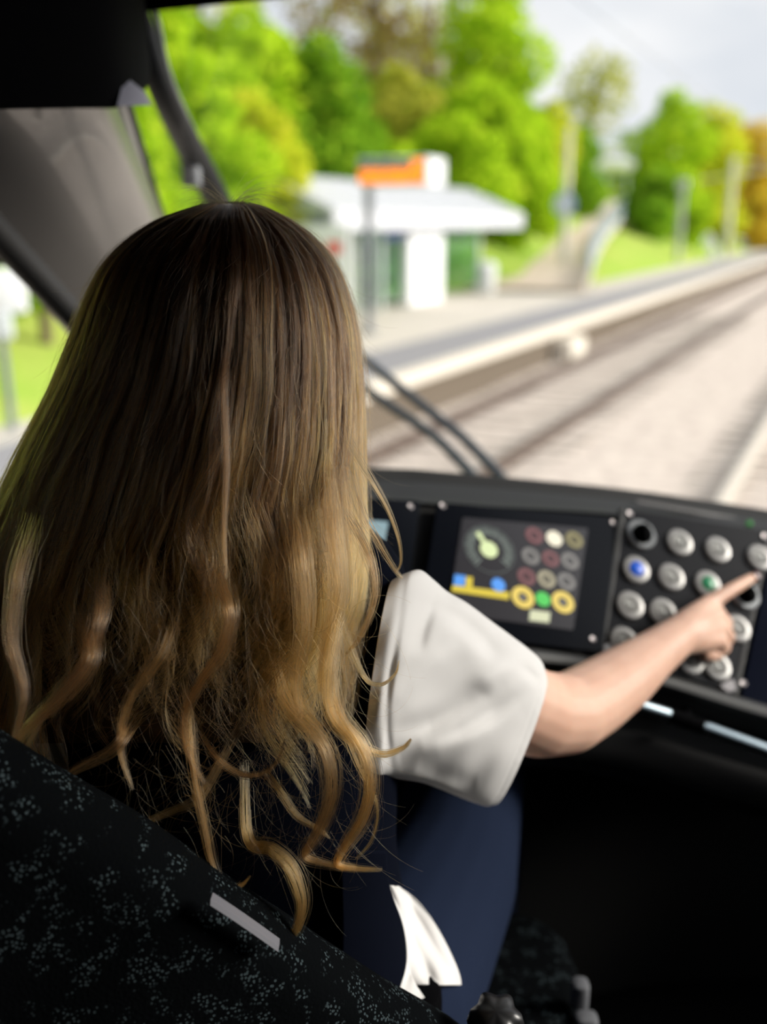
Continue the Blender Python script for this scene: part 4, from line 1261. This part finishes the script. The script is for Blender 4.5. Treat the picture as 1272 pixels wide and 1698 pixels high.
FOLDS = [  # polyline, width before, width after, height of broad soft folds
    ([(676, 952), (664, 1030), (648, 1120), (641, 1190), (645, 1240), (652, 1296)], 6, 7, -.0034),
    ([(734, 962), (716, 995), (704, 1030), (696, 1066), (698, 1084)], 12, 34, -.0050),
    ([(708, 1000), (750, 1020), (788, 1048), (815, 1076), (850, 1098)], 16, 11, -.0055),
    ([(716, 1022), (752, 1046), (786, 1074), (812, 1100)], 16, 26, .0050),
    ([(872, 1096), (840, 1108), (816, 1132), (806, 1152)], 16, 26, .0050),
    ([(646, 1212), (700, 1202), (745, 1184), (790, 1156), (840, 1128)], 17, 15, -.0070),
    ([(700, 1232), (765, 1210), (815, 1182), (880, 1140)], 13, 12, -.0055),
    ([(660, 1172), (690, 1132), (725, 1094), (758, 1066)], 15, 14, .0042),
    ([(664, 1252), (730, 1240), (800, 1212), (866, 1180)], 22, 20, .0045),
    ([(856, 1100), (878, 1116), (900, 1135)], 9, 7, -.0035),
    ([(690, 1275), (740, 1288), (790, 1300)], 18, 16, -.0035),
]
zc_v = np.interp(np.linspace(0, 1, NV), [0, .15, .5, 1], [.905, .915, .985, 1.075])
w_v = np.interp(np.linspace(0, 1, NV), [0, .08, .22, .5, .85, 1], [.060, .066, .074, .078, .074, .071])
V = np.zeros((NV, NU, 3)); ang = np.linspace(0, 2 * np.pi, NU, endpoint=False)
px = np.zeros((NV, NU)); py = np.zeros((NV, NU)); zz = np.zeros((NV, NU))
for i in range(NV):
    c = (T_[i] + B_[i]) / 2; h = (T_[i] - B_[i]) / 2
    cs = np.sign(np.cos(ang)) * np.abs(np.cos(ang)) ** .92
    sn = np.sign(np.sin(ang)) * np.abs(np.sin(ang)) ** .85
    v = i / (NV - 1)
    ax = np.array([.80, .36])
    near = np.clip(sn, -1, 1)
    bul = (18 * v ** 2 + (-16) * (1 - v) ** 3) * near
    px[i] = c[0] + h[0] * cs + ax[0] * bul; py[i] = c[1] + h[1] * cs + ax[1] * bul
    zz[i] = zc_v[i] - w_v[i] * sn
PP = np.stack([px.ravel(), py.ravel()], 1)
dsp = np.zeros(len(PP))
for poly, w0, w1, hgt in FOLDS:
    d, pos = seg_d(PP, [tuple(q) for q in crom(poly, 14)])
    ww = np.where(d < 0, w0, w1)
    fade = np.clip(np.minimum(pos, 1 - pos) * 3.2, 0, 1) ** .8
    dsp += 1.5 * hgt * np.exp(-(d / ww) ** 2) * fade
nz_ = .0016 * (np.sin(PP[:, 0] * .045 + PP[:, 1] * .03) + np.sin(PP[:, 0] * .022 - PP[:, 1] * .05 + 2) + .6 * np.sin(PP[:, 0] * .09 + PP[:, 1] * .07 + 1))
vv = np.repeat(np.linspace(0, 1, NV), NU); uu = np.tile(ang, NV)
hem = np.exp(-((vv - .925) / .010) ** 2) * -.0016 + np.clip((vv - .90) / .1, 0, 1) * .0007 * np.sin(uu * 46 + np.sin(uu * 9) * 2)
facing = np.clip(np.sin(uu) * 2.2, 0, 1)
dd = (dsp + nz_) * facing + hem
zz = zz.ravel() - dd
ring_w = []
b = MB()
vs = [U(float(PP[k, 0]), float(PP[k, 1]), float(zz[k])) for k in range(len(PP))]
fs = [(i * NU + j, i * NU + (j + 1) % NU, (i + 1) * NU + (j + 1) % NU, (i + 1) * NU + j) for i in range(NV - 1) for j in range(NU)]
b.add(vs, fs)
slv = obj('shirt_sleeve', b, M_shirt, person, True, auto=0)
mod(slv, 'SMOOTH', iterations=8, factor=.5); mod(slv, 'SOLIDIFY', thickness=.0013, offset=-1); bake(slv)
slv['label'] = 'wide creased right sleeve'
# left sleeve
b = MB(); rings = []
ax_ = (ELl - SHl).normalized(); sx2 = ax_.cross(ZV).normalized(); sy2 = ax_.cross(sx2)
for i in range(26):
    t = i / 25
    c = W(-.29, .875, -.325).lerp(SHl.lerp(ELl, .72), t)
    r = .062 + .022 * math.sin(min(t * 2.2, 1.57)) 
    rings.append([c + (sx2 * math.cos(q) + sy2 * math.sin(q)) * (r + .003 * math.sin(5 * q + 6 * t) * t) for q in (2 * math.pi * k / 40 for k in range(40))])
b.loft(rings, True)
o = obj('shirt_sleeve', b, M_shirt, person, True, auto=0); mod(o, 'SOLIDIFY', thickness=.0013, offset=-1); bake(o)

# shirt tail hanging out between waistcoat and trousers, laid on what is under it
def bvh_of(o):
    dg = bpy.context.evaluated_depsgraph_get()
    me = o.data
    org = ORG[person.name]
    return BVHTree.FromPolygons([tuple(v.co + org) for v in me.vertices], [tuple(p.vertices) for p in me.polygons])
bt = [bvh_of(trous), bvh_of(vest)]
def hit_depth(px_, py_, default):
    d = ray_dir(px_, py_).normalized(); best = None
    for t in bt:
        loc, nrm, idx, dist = t.ray_cast(CAM, d)
        if loc is not None and (best is None or dist < best): best = dist
    return (best if best is not None else default), d
Lf = crom([(650, 1462), (663, 1520), (674, 1570), (674, 1605), (672, 1630), (668, 1650)], 40)
Rt = crom([(660, 1468), (700, 1500), (733, 1552), (755, 1596), (764, 1620), (766, 1634), (766, 1646)], 40)
b = MB(); nW = 26
vs = []; rows = 34
ref = None
for i in range(rows):
    for j in range(nW):
        a, c = Lf[i], Rt[i]; s = j / (nW - 1)
        x, y = a[0] + (c[0] - a[0]) * s - 10 * (1 - s), a[1] + (c[1] - a[1]) * s
        dist, d = hit_depth(x, y, 1.05)
        fold = .004 * math.sin(s * 9 + i * .16) + .003 * math.sin(s * 17 - i * .25)
        vs.append(CAM + d * (dist - .010 - .004 * s + fold))
b.add(vs, [(i * nW + j, i * nW + j + 1, (i + 1) * nW + j + 1, (i + 1) * nW + j) for i in range(rows - 1) for j in range(nW - 1)])
tail = obj('shirt_tail', b, M_shirt, person, True, auto=0)
mod(tail, 'SMOOTH', iterations=10, factor=.5); mod(tail, 'SOLIDIFY', thickness=.0012, offset=1); bake(tail)
# second layer of the tail, its lower front part
b = MB(); vs = []
L2 = crom([(672, 1590), (662, 1630), (650, 1665), (640, 1720)], 16); R2 = crom([(690, 1640), (700, 1648), (720, 1672), (748, 1715)], 16)
for i in range(16):
    for j in range(10):
        a, c = L2[i], R2[i]; s = j / 9
        x, y = a[0] + (c[0] - a[0]) * s, a[1] + (c[1] - a[1]) * s
        dist, d = hit_depth(x, y, 1.05)
        vs.append(CAM + d * (dist - .022 + .003 * math.sin(s * 7 + i * .3)))
b.add(vs, [(i * 10 + j, i * 10 + j + 1, (i + 1) * 10 + j + 1, (i + 1) * 10 + j) for i in range(15) for j in range(9)])
o = obj('shirt_tail', b, M_shirt, person, True, auto=0); mod(o, 'SMOOTH', iterations=6, factor=.5); mod(o, 'SOLIDIFY', thickness=.0012, offset=1); bake(o)
# waistcoat hem flap, lower right, falling over the hip
b = MB(); vs = []
L3 = crom([(560, 1400), (560, 1480), (560, 1560), (555, 1640), (550, 1740)], 30); R3 = crom([(640, 1400), (645, 1470), (668, 1530), (676, 1590), (664, 1635), (640, 1690)], 30)
for i in range(30):
    for j in range(16):
        a, c = L3[i], R3[min(i, 29)]; s = j / 15
        x, y = a[0] + (c[0] - a[0]) * s, a[1] + (c[1] - a[1]) * s
        dist, d = hit_depth(x, y, 1.02)
        vs.append(CAM + d * (dist - .020 - .006 * s))
b.add(vs, [(i * 16 + j, i * 16 + j + 1, (i + 1) * 16 + j + 1, (i + 1) * 16 + j) for i in range(29) for j in range(15)])
o = obj('waistcoat_hem', b, vest.data.materials[0], person, True, auto=0); mod(o, 'SMOOTH', iterations=12, factor=.5); mod(o, 'SOLIDIFY', thickness=.003, offset=1); bake(o)
# shoes
for (a_, _r) in (RL[-1], LL[-1]):
    b = MB(); b.capsules([(a_ - ZV * .035 - FV * .03, .042), (a_ - ZV * .05 + FV * .07, .044), (a_ - ZV * .058 + FV * .16, .036)], 16)
    remeshed('shoe', b, mat('black_shoe', (.01, .01, .01), .4), person, .006, 3)
# fine gold glasses at the edge of the face
M_gold = mat('gold_wire', (.80, .48, .26), .25, 1.0)
b = MB()
for s in (-1, 1):
    cgl = H(.034 * s, .098, .000)
    ring = [cgl + hr_ * (.025 * math.cos(q)) + ZV * (.021 * math.sin(q)) for q in (2 * math.pi * k / 24 for k in range(25))]
    b.tube(ring, .0010, 6)
    b.tube([H(.060 * s, .096, .006), H(.078 * s, .06, .008), H(.082 * s, -.005, .006), H(.080 * s, -.02, -.012)], .0011, 6)
b.tube([H(-.010, .100, .002), H(0, .104, .006), H(.010, .100, .002)], .001, 6)
obj('eyeglasses', b, M_gold, person)
# ------------------------------------------------------------------ hair
# envelope of the hair fall as rows: image row, left and right outline, mean depth, bulge towards the back
ROWS = np.array([
 (336, 352, 412, .905, .010), (346, 318, 440, .905, .035), (362, 268, 474, .905, .060), (385, 226, 512, .905, .082), (420, 186, 546, .90, .100), (470, 156, 570, .90, .112),
 (540, 128, 590, .90, .118), (640, 90, 600, .898, .118), (740, 38, 602, .892, .114), (830, -6, 600, .885, .108), (920, -40, 606, .88, .102),
 (1000, -58, 612, .872, .098), (1100, -60, 592, .865, .092), (1200, -52, 575, .858, .090), (1300, -20, 590, .855, .088), (1420, 60, 590, .852, .085), (1560, 180, 560, .85, .08)], float)
YG = np.arange(336, 1561, 2.0)
EG = []
for k in range(1, 5):          # smooth the outline so the fall has no kinks
    g0 = np.interp(YG, ROWS[:, 0], ROWS[:, k])
    ker = np.exp(-.5 * (np.arange(-40, 41) / 13.0) ** 2); ker /= ker.sum()
    pad = np.concatenate([2 * g0[0] - g0[40:0:-1], g0, 2 * g0[-1] - g0[-2:-42:-1]])
    g1 = np.convolve(pad, ker, 'valid')
    bl = np.clip((YG - 345) / 70, 0, 1)
    EG.append(g0 * (1 - bl) + g1 * bl)
def env(y):
    return [np.interp(y, YG, e_) for e_ in EG]
Rn = np.array([[*RV], [*DOWN], [*LOOK]])           # camera axes, rows
CAMn = np.array(CAM)
def px_world(x, y, z):
    P = np.stack([(x - CX) / FPX * z, (y - CY) / FPX * z, z], -1)
    return CAMn + P @ Rn
def surf(s, y, d=0.0):
    """s: -1 left outline .. 0 back .. 1 right outline; d: layer depth under the surface (metres)"""
    xl, xr, zm, bu = env(y)
    ph = np.asarray(s) * 1.62
    c, hw = (xl + xr) / 2, (xr - xl) / 2
    hw = hw - d * 1700 / .85 * .5
    x = c + hw * np.sin(ph) / np.sin(1.62) 
    z = zm - (bu - d) * np.cos(ph)
    return x, y + 0 * x, z
# solid under-volume of the hair
b = MB(); rings = []
for y in np.concatenate([np.linspace(340, 480, 12), np.linspace(500, 1230, 30)]):
    s = np.linspace(-1.35, 1.35, 40)
    dep = .022 + .012 * max(0, (y - 1000) / 250)
    x, yy, z = surf(s, np.full(40, y), dep)
    shrink = 1 - .25 * max(0, (y - 900) / 330)
    x = x.mean() + (x - x.mean()) * shrink
    back = px_world(x, yy, z)
    rings.append([Vector(p) for p in back])
b.loft(rings, False)
M_hairbase = mat('dark_hair_mass', (.035, .020, .010), .8, spec=.1)
hair = obj('hair', b, M_hairbase, person, True, auto=0)
mod(hair, 'SOLIDIFY', thickness=.006, offset=0); bake(hair)
hair['label'] = 'long wavy hair, brown at the roots and blonde towards the tips'

NP = 40
strands = []; rads = []; tones = []; LT = 0.0
def add_strand(P, r0, r1=.35):
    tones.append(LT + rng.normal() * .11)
    strands.append(P)
    t = np.linspace(0, 1, len(P))
    rads.append(r0 * (1 - (1 - r1) * t ** 2))
def smoothn(n, k, amp):
    """smooth random curve of n samples from k control values"""
    c = rng.normal(size=k) * amp
    return np.interp(np.linspace(0, k - 1, n), np.arange(k), c)
def smooth2(n, k, amp):
    c = rng.normal(size=k + 2) * amp
    t = np.linspace(0, k - 1 - 1e-6, n); i = t.astype(int); u = t - i
    u = u * u * (3 - 2 * u)
    return c[i] * (1 - u) + c[i + 1] * u
tt = np.linspace(0, 1, NP)
NL = 640
for li in range(NL):
    s0 = rng.uniform(-1.22, 1.16)
    if rng.random() < .15: s0 = rng.uniform(.55, 1.12)
    layer = rng.random() ** 1.3 * .020
    yend = 1180 + 170 * rng.random() - 70 * max(0, s0 - .9) - 100 * layer / .02
    if s0 > .55: yend = rng.uniform(860, 1230)
    if s0 < -.5: yend = rng.uniform(1120, 1400)
    if abs(s0 + .05) < .42: yend -= rng.uniform(0, 260)
    if rng.random() < .18: yend *= rng.uniform(.72, .95)
    y = 340 + (yend - 340) * (tt ** 1.25)
    # lock wander: coherent waves that grow downwards
    grow = np.clip((y - 700) / 450, 0, 1) ** 1.2
    ph = 5.2 * s0 + rng.uniform(-.5, .5)
    lam = rng.uniform(250, 360)
    wav = np.sin(2 * np.pi * (y - 700) / lam + ph)
    ds = .075 * grow * wav + smooth2(NP, 7, .016) * np.clip((y - 380) / 300, 0, 1)
    dz = .010 * grow * np.cos(2 * np.pi * (y - 700) / lam + ph + 1) + smooth2(NP, 6, .0025)
    # parting: roots start close to the crown line, spread over it
    s_mid = s0 + ds
    # end curl
    curl_dir = rng.choice([-1, 1]); curl = rng.random() < .4 and abs(s0) < .5; cth = rng.uniform(1.0, 1.9)
    ncl = int(rng.integers(28, 46))
    lock_w = rng.uniform(.026, .062)
    LT = rng.normal() * .26 - 12 * layer + .05 + .22 * min(max((s0 - .35) / .4, 0), 1)  # inner hair darker to shade the gaps; right side highlights plus painted rim light
    rt = np.interp(tt, [0, .15, .5, .8, 1], [1.5, 1.1, .8, .55, .25])
    cc = rng.normal(size=(ncl, 2))
    nsub = max(3, ncl // 7); sub = rng.normal(size=(nsub, 2)); sid = rng.integers(0, nsub, ncl)
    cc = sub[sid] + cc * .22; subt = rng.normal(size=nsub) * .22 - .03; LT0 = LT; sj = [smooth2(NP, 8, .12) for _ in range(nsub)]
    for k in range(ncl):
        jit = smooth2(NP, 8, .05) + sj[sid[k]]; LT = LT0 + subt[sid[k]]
        ss = s_mid + (cc[k, 0] * rt + jit * rt) * lock_w * .5
        dep = layer + (cc[k, 1] * .5) * .0045 * rt + dz + smooth2(NP, 6, .0007)
        ylen = 1 - .14 * rng.random() ** 2
        yk = 340 + rng.uniform(-3, 8) + (yend - 340) * ylen * (tt ** 1.25)
        x, yy, z = surf(ss, yk, dep)
        P = px_world(x, yy, z)
        if curl:
            # bend the last fifth into an arc
            m0 = int(NP * .90)
            L_ = np.linalg.norm(P[-1] - P[m0])
            th_ = np.linspace(0, 1, NP - m0) * cth * rng.uniform(.9, 1.1)
            R_ = L_ / max(th_[-1], .1)
            tdir = P[m0] - P[m0 - 1]; tdir /= np.linalg.norm(tdir)
            sdn = np.array(RV) * curl_dir; sdn -= tdir * (sdn @ tdir); sdn /= np.linalg.norm(sdn)
            P[m0:] = P[m0] + R_ * (np.sin(th_)[:, None] * tdir + (1 - np.cos(th_))[:, None] * sdn)
        add_strand(P, rng.uniform(.00011, .00016))
# locks drawn one by one: the loose curls at the bottom and a few light strands
HERO = [  # points (x, y, depth), strands, half width in pixels at root / middle / tip
 ([(548, 900, .790), (556, 1010, .785), (545, 1110, .780), (548, 1180, .778), (585, 1228, .778), (632, 1250, .785), (668, 1240, .79), (682, 1225, .79)], 90, (14, 9, 2)),
 ([(540, 980, .79), (548, 1120, .785), (562, 1185, .78), (598, 1236, .776), (614, 1290, .776), (604, 1350, .778), (574, 1402, .782), (560, 1432, .786), (590, 1440, .79), (634, 1442, .79)], 150, (16, 14, 4)),
 ([(440, 1020, .785), (470, 1150, .78), (520, 1212, .776), (545, 1260, .774), (548, 1320, .775), (528, 1380, .778), (506, 1418, .782), (540, 1432, .785), (590, 1442, .786)], 140, (18, 14, 5)),
 ([(405, 1260, .79), (412, 1390, .785), (450, 1408, .78), (482, 1440, .778), (500, 1490, .778), (496, 1530, .779), (484, 1556, .78), (468, 1572, .78)], 130, (8, 12, 3)),
 ([(300, 1100, .775), (312, 1180, .77), (320, 1270, .768), (338, 1360, .768), (352, 1430, .77), (374, 1468, .772), (400, 1468, .774), (416, 1452, .776)], 90, (9, 8, 2)),
 ([(340, 900, .765), (370, 970, .762), (382, 1020, .76), (368, 1080, .76), (330, 1135, .76), (306, 1190, .762), (312, 1250, .766), (340, 1300, .77)], 120, (14, 10, 3)),
 ([(322, 1195, .77), (350, 1245, .77), (390, 1280, .772), (430, 1284, .774), (460, 1262, .776), (472, 1225, .778)], 50, (7, 6, 2)),
 ([(430, 1270, .78), (462, 1310, .778), (492, 1352, .778), (530, 1376, .78), (548, 1390, .782)], 50, (9, 7, 2)),
 ([(420, 1160, .775), (340, 1310, .772), (320, 1330, .772), (250, 1360, .765), (216, 1392, .76)], 60, (8, 8, 3)),
 ([(560, 700, .80), (600, 770, .80), (640, 838, .81), (660, 890, .82), (665, 930, .83), (656, 952, .835)], 26, (8, 3, 1)),
 ([(575, 760, .80), (600, 850, .80), (628, 900, .81), (655, 945, .83), (668, 960, .835)], 30, (9, 6, 3)),
 ([(570, 840, .80), (612, 920, .80), (622, 985, .80), (600, 1050, .80), (570, 1090, .80)], 60, (12, 8, 3)),
 ([(556, 1000, .79), (600, 1115, .79), (630, 1135, .79), (655, 1118, .79), (662, 1095, .79)], 26, (6, 3, 1)),
 ([(120, 1000, .74), (150, 1085, .735), (110, 1150, .73), (50, 1200, .725), (10, 1260, .72)], 130, (20, 14, 5)),
 ([(170, 940, .745), (165, 1030, .74), (130, 1110, .735), (80, 1170, .73), (40, 1250, .725)], 120, (16, 12, 4)),
 ([(60, 850, .74), (30, 960, .735), (20, 1060, .73), (40, 1150, .725), (20, 1240, .72)], 120, (18, 16, 6)),
 ([(480, 820, .785), (500, 930, .782), (505, 1040, .78), (490, 1130, .778), (500, 1200, .776)], 150, (24, 18, 6)),
 ([(545, 760, .80), (552, 880, .795), (560, 980, .79), (540, 1070, .785), (530, 1150, .78)], 150, (20, 16, 6)),
 ([(380, 520, .775), (372, 640, .77), (376, 760, .768), (372, 880, .765), (376, 960, .762)], 70, (7, 6, 3)),
 ([(560, 1180, .78), (590, 1260, .78), (624, 1330, .785), (618, 1390, .788), (590, 1425, .79)], 34, (6, 4, 2)),
 ([(230, 1180, .75), (190, 1240, .745), (120, 1280, .74), (80, 1320, .735)], 60, (12, 9, 4)),
 ([(300, 980, .76), (270, 1080, .757), (215, 1160, .753), (200, 1240, .75), (220, 1310, .75)], 80, (14, 10, 4)),
]
for pts, cnt, (w0, w1, w2) in HERO:
    LT = rng.normal() * .08 + np.interp(pts[0][0], [0, 100, 300, 560], [-.5, -.38, -.26, -.06])  # curls painted darker towards the left, standing in for shade
    P0 = crom(pts, NP + 8); n_ = len(P0)
    t = np.linspace(0, 1, n_)
    wv = np.interp(t, [0, .5, 1], [w0, w1, w2])
    for k in range(cnt):
        c1, c2 = rng.normal(size=2) * .55
        off = wv * (c1 + smooth2(n_, 6, .16)); offz = wv * (c2 + smooth2(n_, 6, .12)) * .0005
        tan = np.gradient(P0[:, :2], axis=0); tan /= np.linalg.norm(tan, axis=1)[:, None] + 1e-9
        nor = np.stack([-tan[:, 1], tan[:, 0]], 1)
        lag = rng.uniform(-.03, .05)
        Q = P0.copy()
        cut = 1 - .16 * rng.random() ** 2
        ti = np.clip(t * cut + lag * .3, 0, 1)
        Q = np.stack([np.interp(ti, t, P0[:, j]) for j in range(3)], 1)
        x = Q[:, 0] + nor[:, 0] * off; y = Q[:, 1] + nor[:, 1] * off
        z = Q[:, 2] + offz + .030 * np.clip(1 - t / .3, 0, 1) ** 1.5
        lo = int(rng.uniform(0, .22) * n_)
        add_strand(px_world(x, y, z)[lo:], rng.uniform(.00010, .00015))
LT = .1
# flyaway hairs
for k in range(1150):
    s0 = rng.uniform(-1.15, 1.18); y0_ = rng.uniform(340, 1050) if rng.random() < .85 else 340
    ln = rng.uniform(90, 330)
    y = y0_ + ln * tt
    out = rng.uniform(-.004, .016) * np.sin(np.pi * np.clip(tt * rng.uniform(.5, 1.1), 0, 1))
    ss = s0 + smooth2(NP, 6, .05) * tt + rng.normal() * .14 * tt ** 1.5
    x, yy, z = surf(ss, y, -.002 - out)
    yy = yy + smooth2(NP, 5, 6) * tt
    add_strand(px_world(x, yy, z), rng.uniform(.00006, .00010))
for k in range(520):    # frizz around the lower curls
    x0, y0_ = rng.uniform(180, 600), rng.uniform(980, 1420)
    if y0_ > 1250 + (x0 - 0) * .42: continue
    a0 = rng.uniform(-.9, .9) + (math.pi if rng.random() < .1 else 0); ln = rng.uniform(50, 170); kap = rng.normal() * 1.6
    a = a0 + kap * tt
    x = x0 + np.cumsum(np.sin(a)) * ln / NP; y = y0_ + np.cumsum(np.cos(a)) * ln / NP
    z = np.interp(x, [0, 300, 620], [.735, .765, .785]) - rng.uniform(0, .01) + 0 * x
    add_strand(px_world(x, y, z), rng.uniform(.00005, .00009))
for k in range(420):    # short hairs standing off the crown and outline
    s0 = rng.choice([rng.uniform(-1.15, -.9), rng.uniform(.85, 1.1), rng.uniform(-.3, .3)])
    y0_ = 340 if abs(s0) < .4 else rng.uniform(345, 900)
    x, yy, z = surf(np.array([s0]), np.array([float(y0_)]), 0.0)
    sg = np.sign(s0 + .01); 
    a = (np.pi - rng.uniform(.2, 1.3) if abs(s0) < .4 else rng.uniform(.1, .7)) - rng.normal() * .5 * tt + 1.6 * tt * (abs(s0) < .4) * -1
    ln = rng.uniform(25, 110)
    xx = x[0] + sg * np.cumsum(np.sin(a)) * ln / NP; y = yy[0] + np.cumsum(np.cos(a)) * ln / NP
    add_strand(px_world(xx, y, z[0] + rng.normal() * .01 + 0 * xx), rng.uniform(.00005, .00008))

hc = bpy.data.hair_curves.new('hair_strands')
hc.add_curves([len(s) for s in strands])
org = np.array(ORG[person.name])
allP = np.concatenate(strands).astype(np.float32) - org.astype(np.float32)
hc.attributes['position'].data.foreach_set('vector', allP.ravel())
ra = hc.attributes.get('radius') or hc.attributes.new('radius', 'FLOAT', 'POINT')
ra.data.foreach_set('value', np.concatenate(rads).astype(np.float32))
# natural colour: dark roots, blonde lengths (depends on the height along the fall, like grown-out highlights), plus painted light and shade per lock
M_hair = bpy.data.materials.new('blonde_hair'); M_hair.use_nodes = True
n = M_hair.node_tree.nodes; l = M_hair.node_tree.links.new
n.clear()
hi = n.new('ShaderNodeHairInfo')
at = n.new('ShaderNodeAttribute'); at.attribute_name = 'tone'
rc = n.new('ShaderNodeValToRGB')
el = rc.color_ramp.elements
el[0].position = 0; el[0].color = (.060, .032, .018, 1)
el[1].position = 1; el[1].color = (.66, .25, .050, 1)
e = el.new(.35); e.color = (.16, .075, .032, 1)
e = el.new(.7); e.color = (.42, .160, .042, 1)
ph_ = n.new('ShaderNodeBsdfHairPrincipled')
ph_.parametrization = 'COLOR'
ph_.inputs['Roughness'].default_value = .26
ph_.inputs['Radial Roughness'].default_value = .42
for nm, v in (('Random Color', .0), ('Random Roughness', .1)):
    if nm in ph_.inputs: ph_.inputs[nm].default_value = v
oo = n.new('ShaderNodeOutputMaterial')
l(at.outputs['Fac'], rc.inputs['Fac']); l(rc.outputs['Color'], ph_.inputs['Color']); l(ph_.outputs[0], oo.inputs['Surface'])
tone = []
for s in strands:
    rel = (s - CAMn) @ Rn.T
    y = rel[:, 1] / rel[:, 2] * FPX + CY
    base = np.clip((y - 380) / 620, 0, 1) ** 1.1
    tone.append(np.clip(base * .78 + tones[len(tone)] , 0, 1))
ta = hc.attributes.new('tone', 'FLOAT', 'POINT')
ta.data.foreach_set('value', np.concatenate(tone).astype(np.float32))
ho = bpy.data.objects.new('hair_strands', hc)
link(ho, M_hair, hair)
print('strands', len(strands), 'points', len(allP))
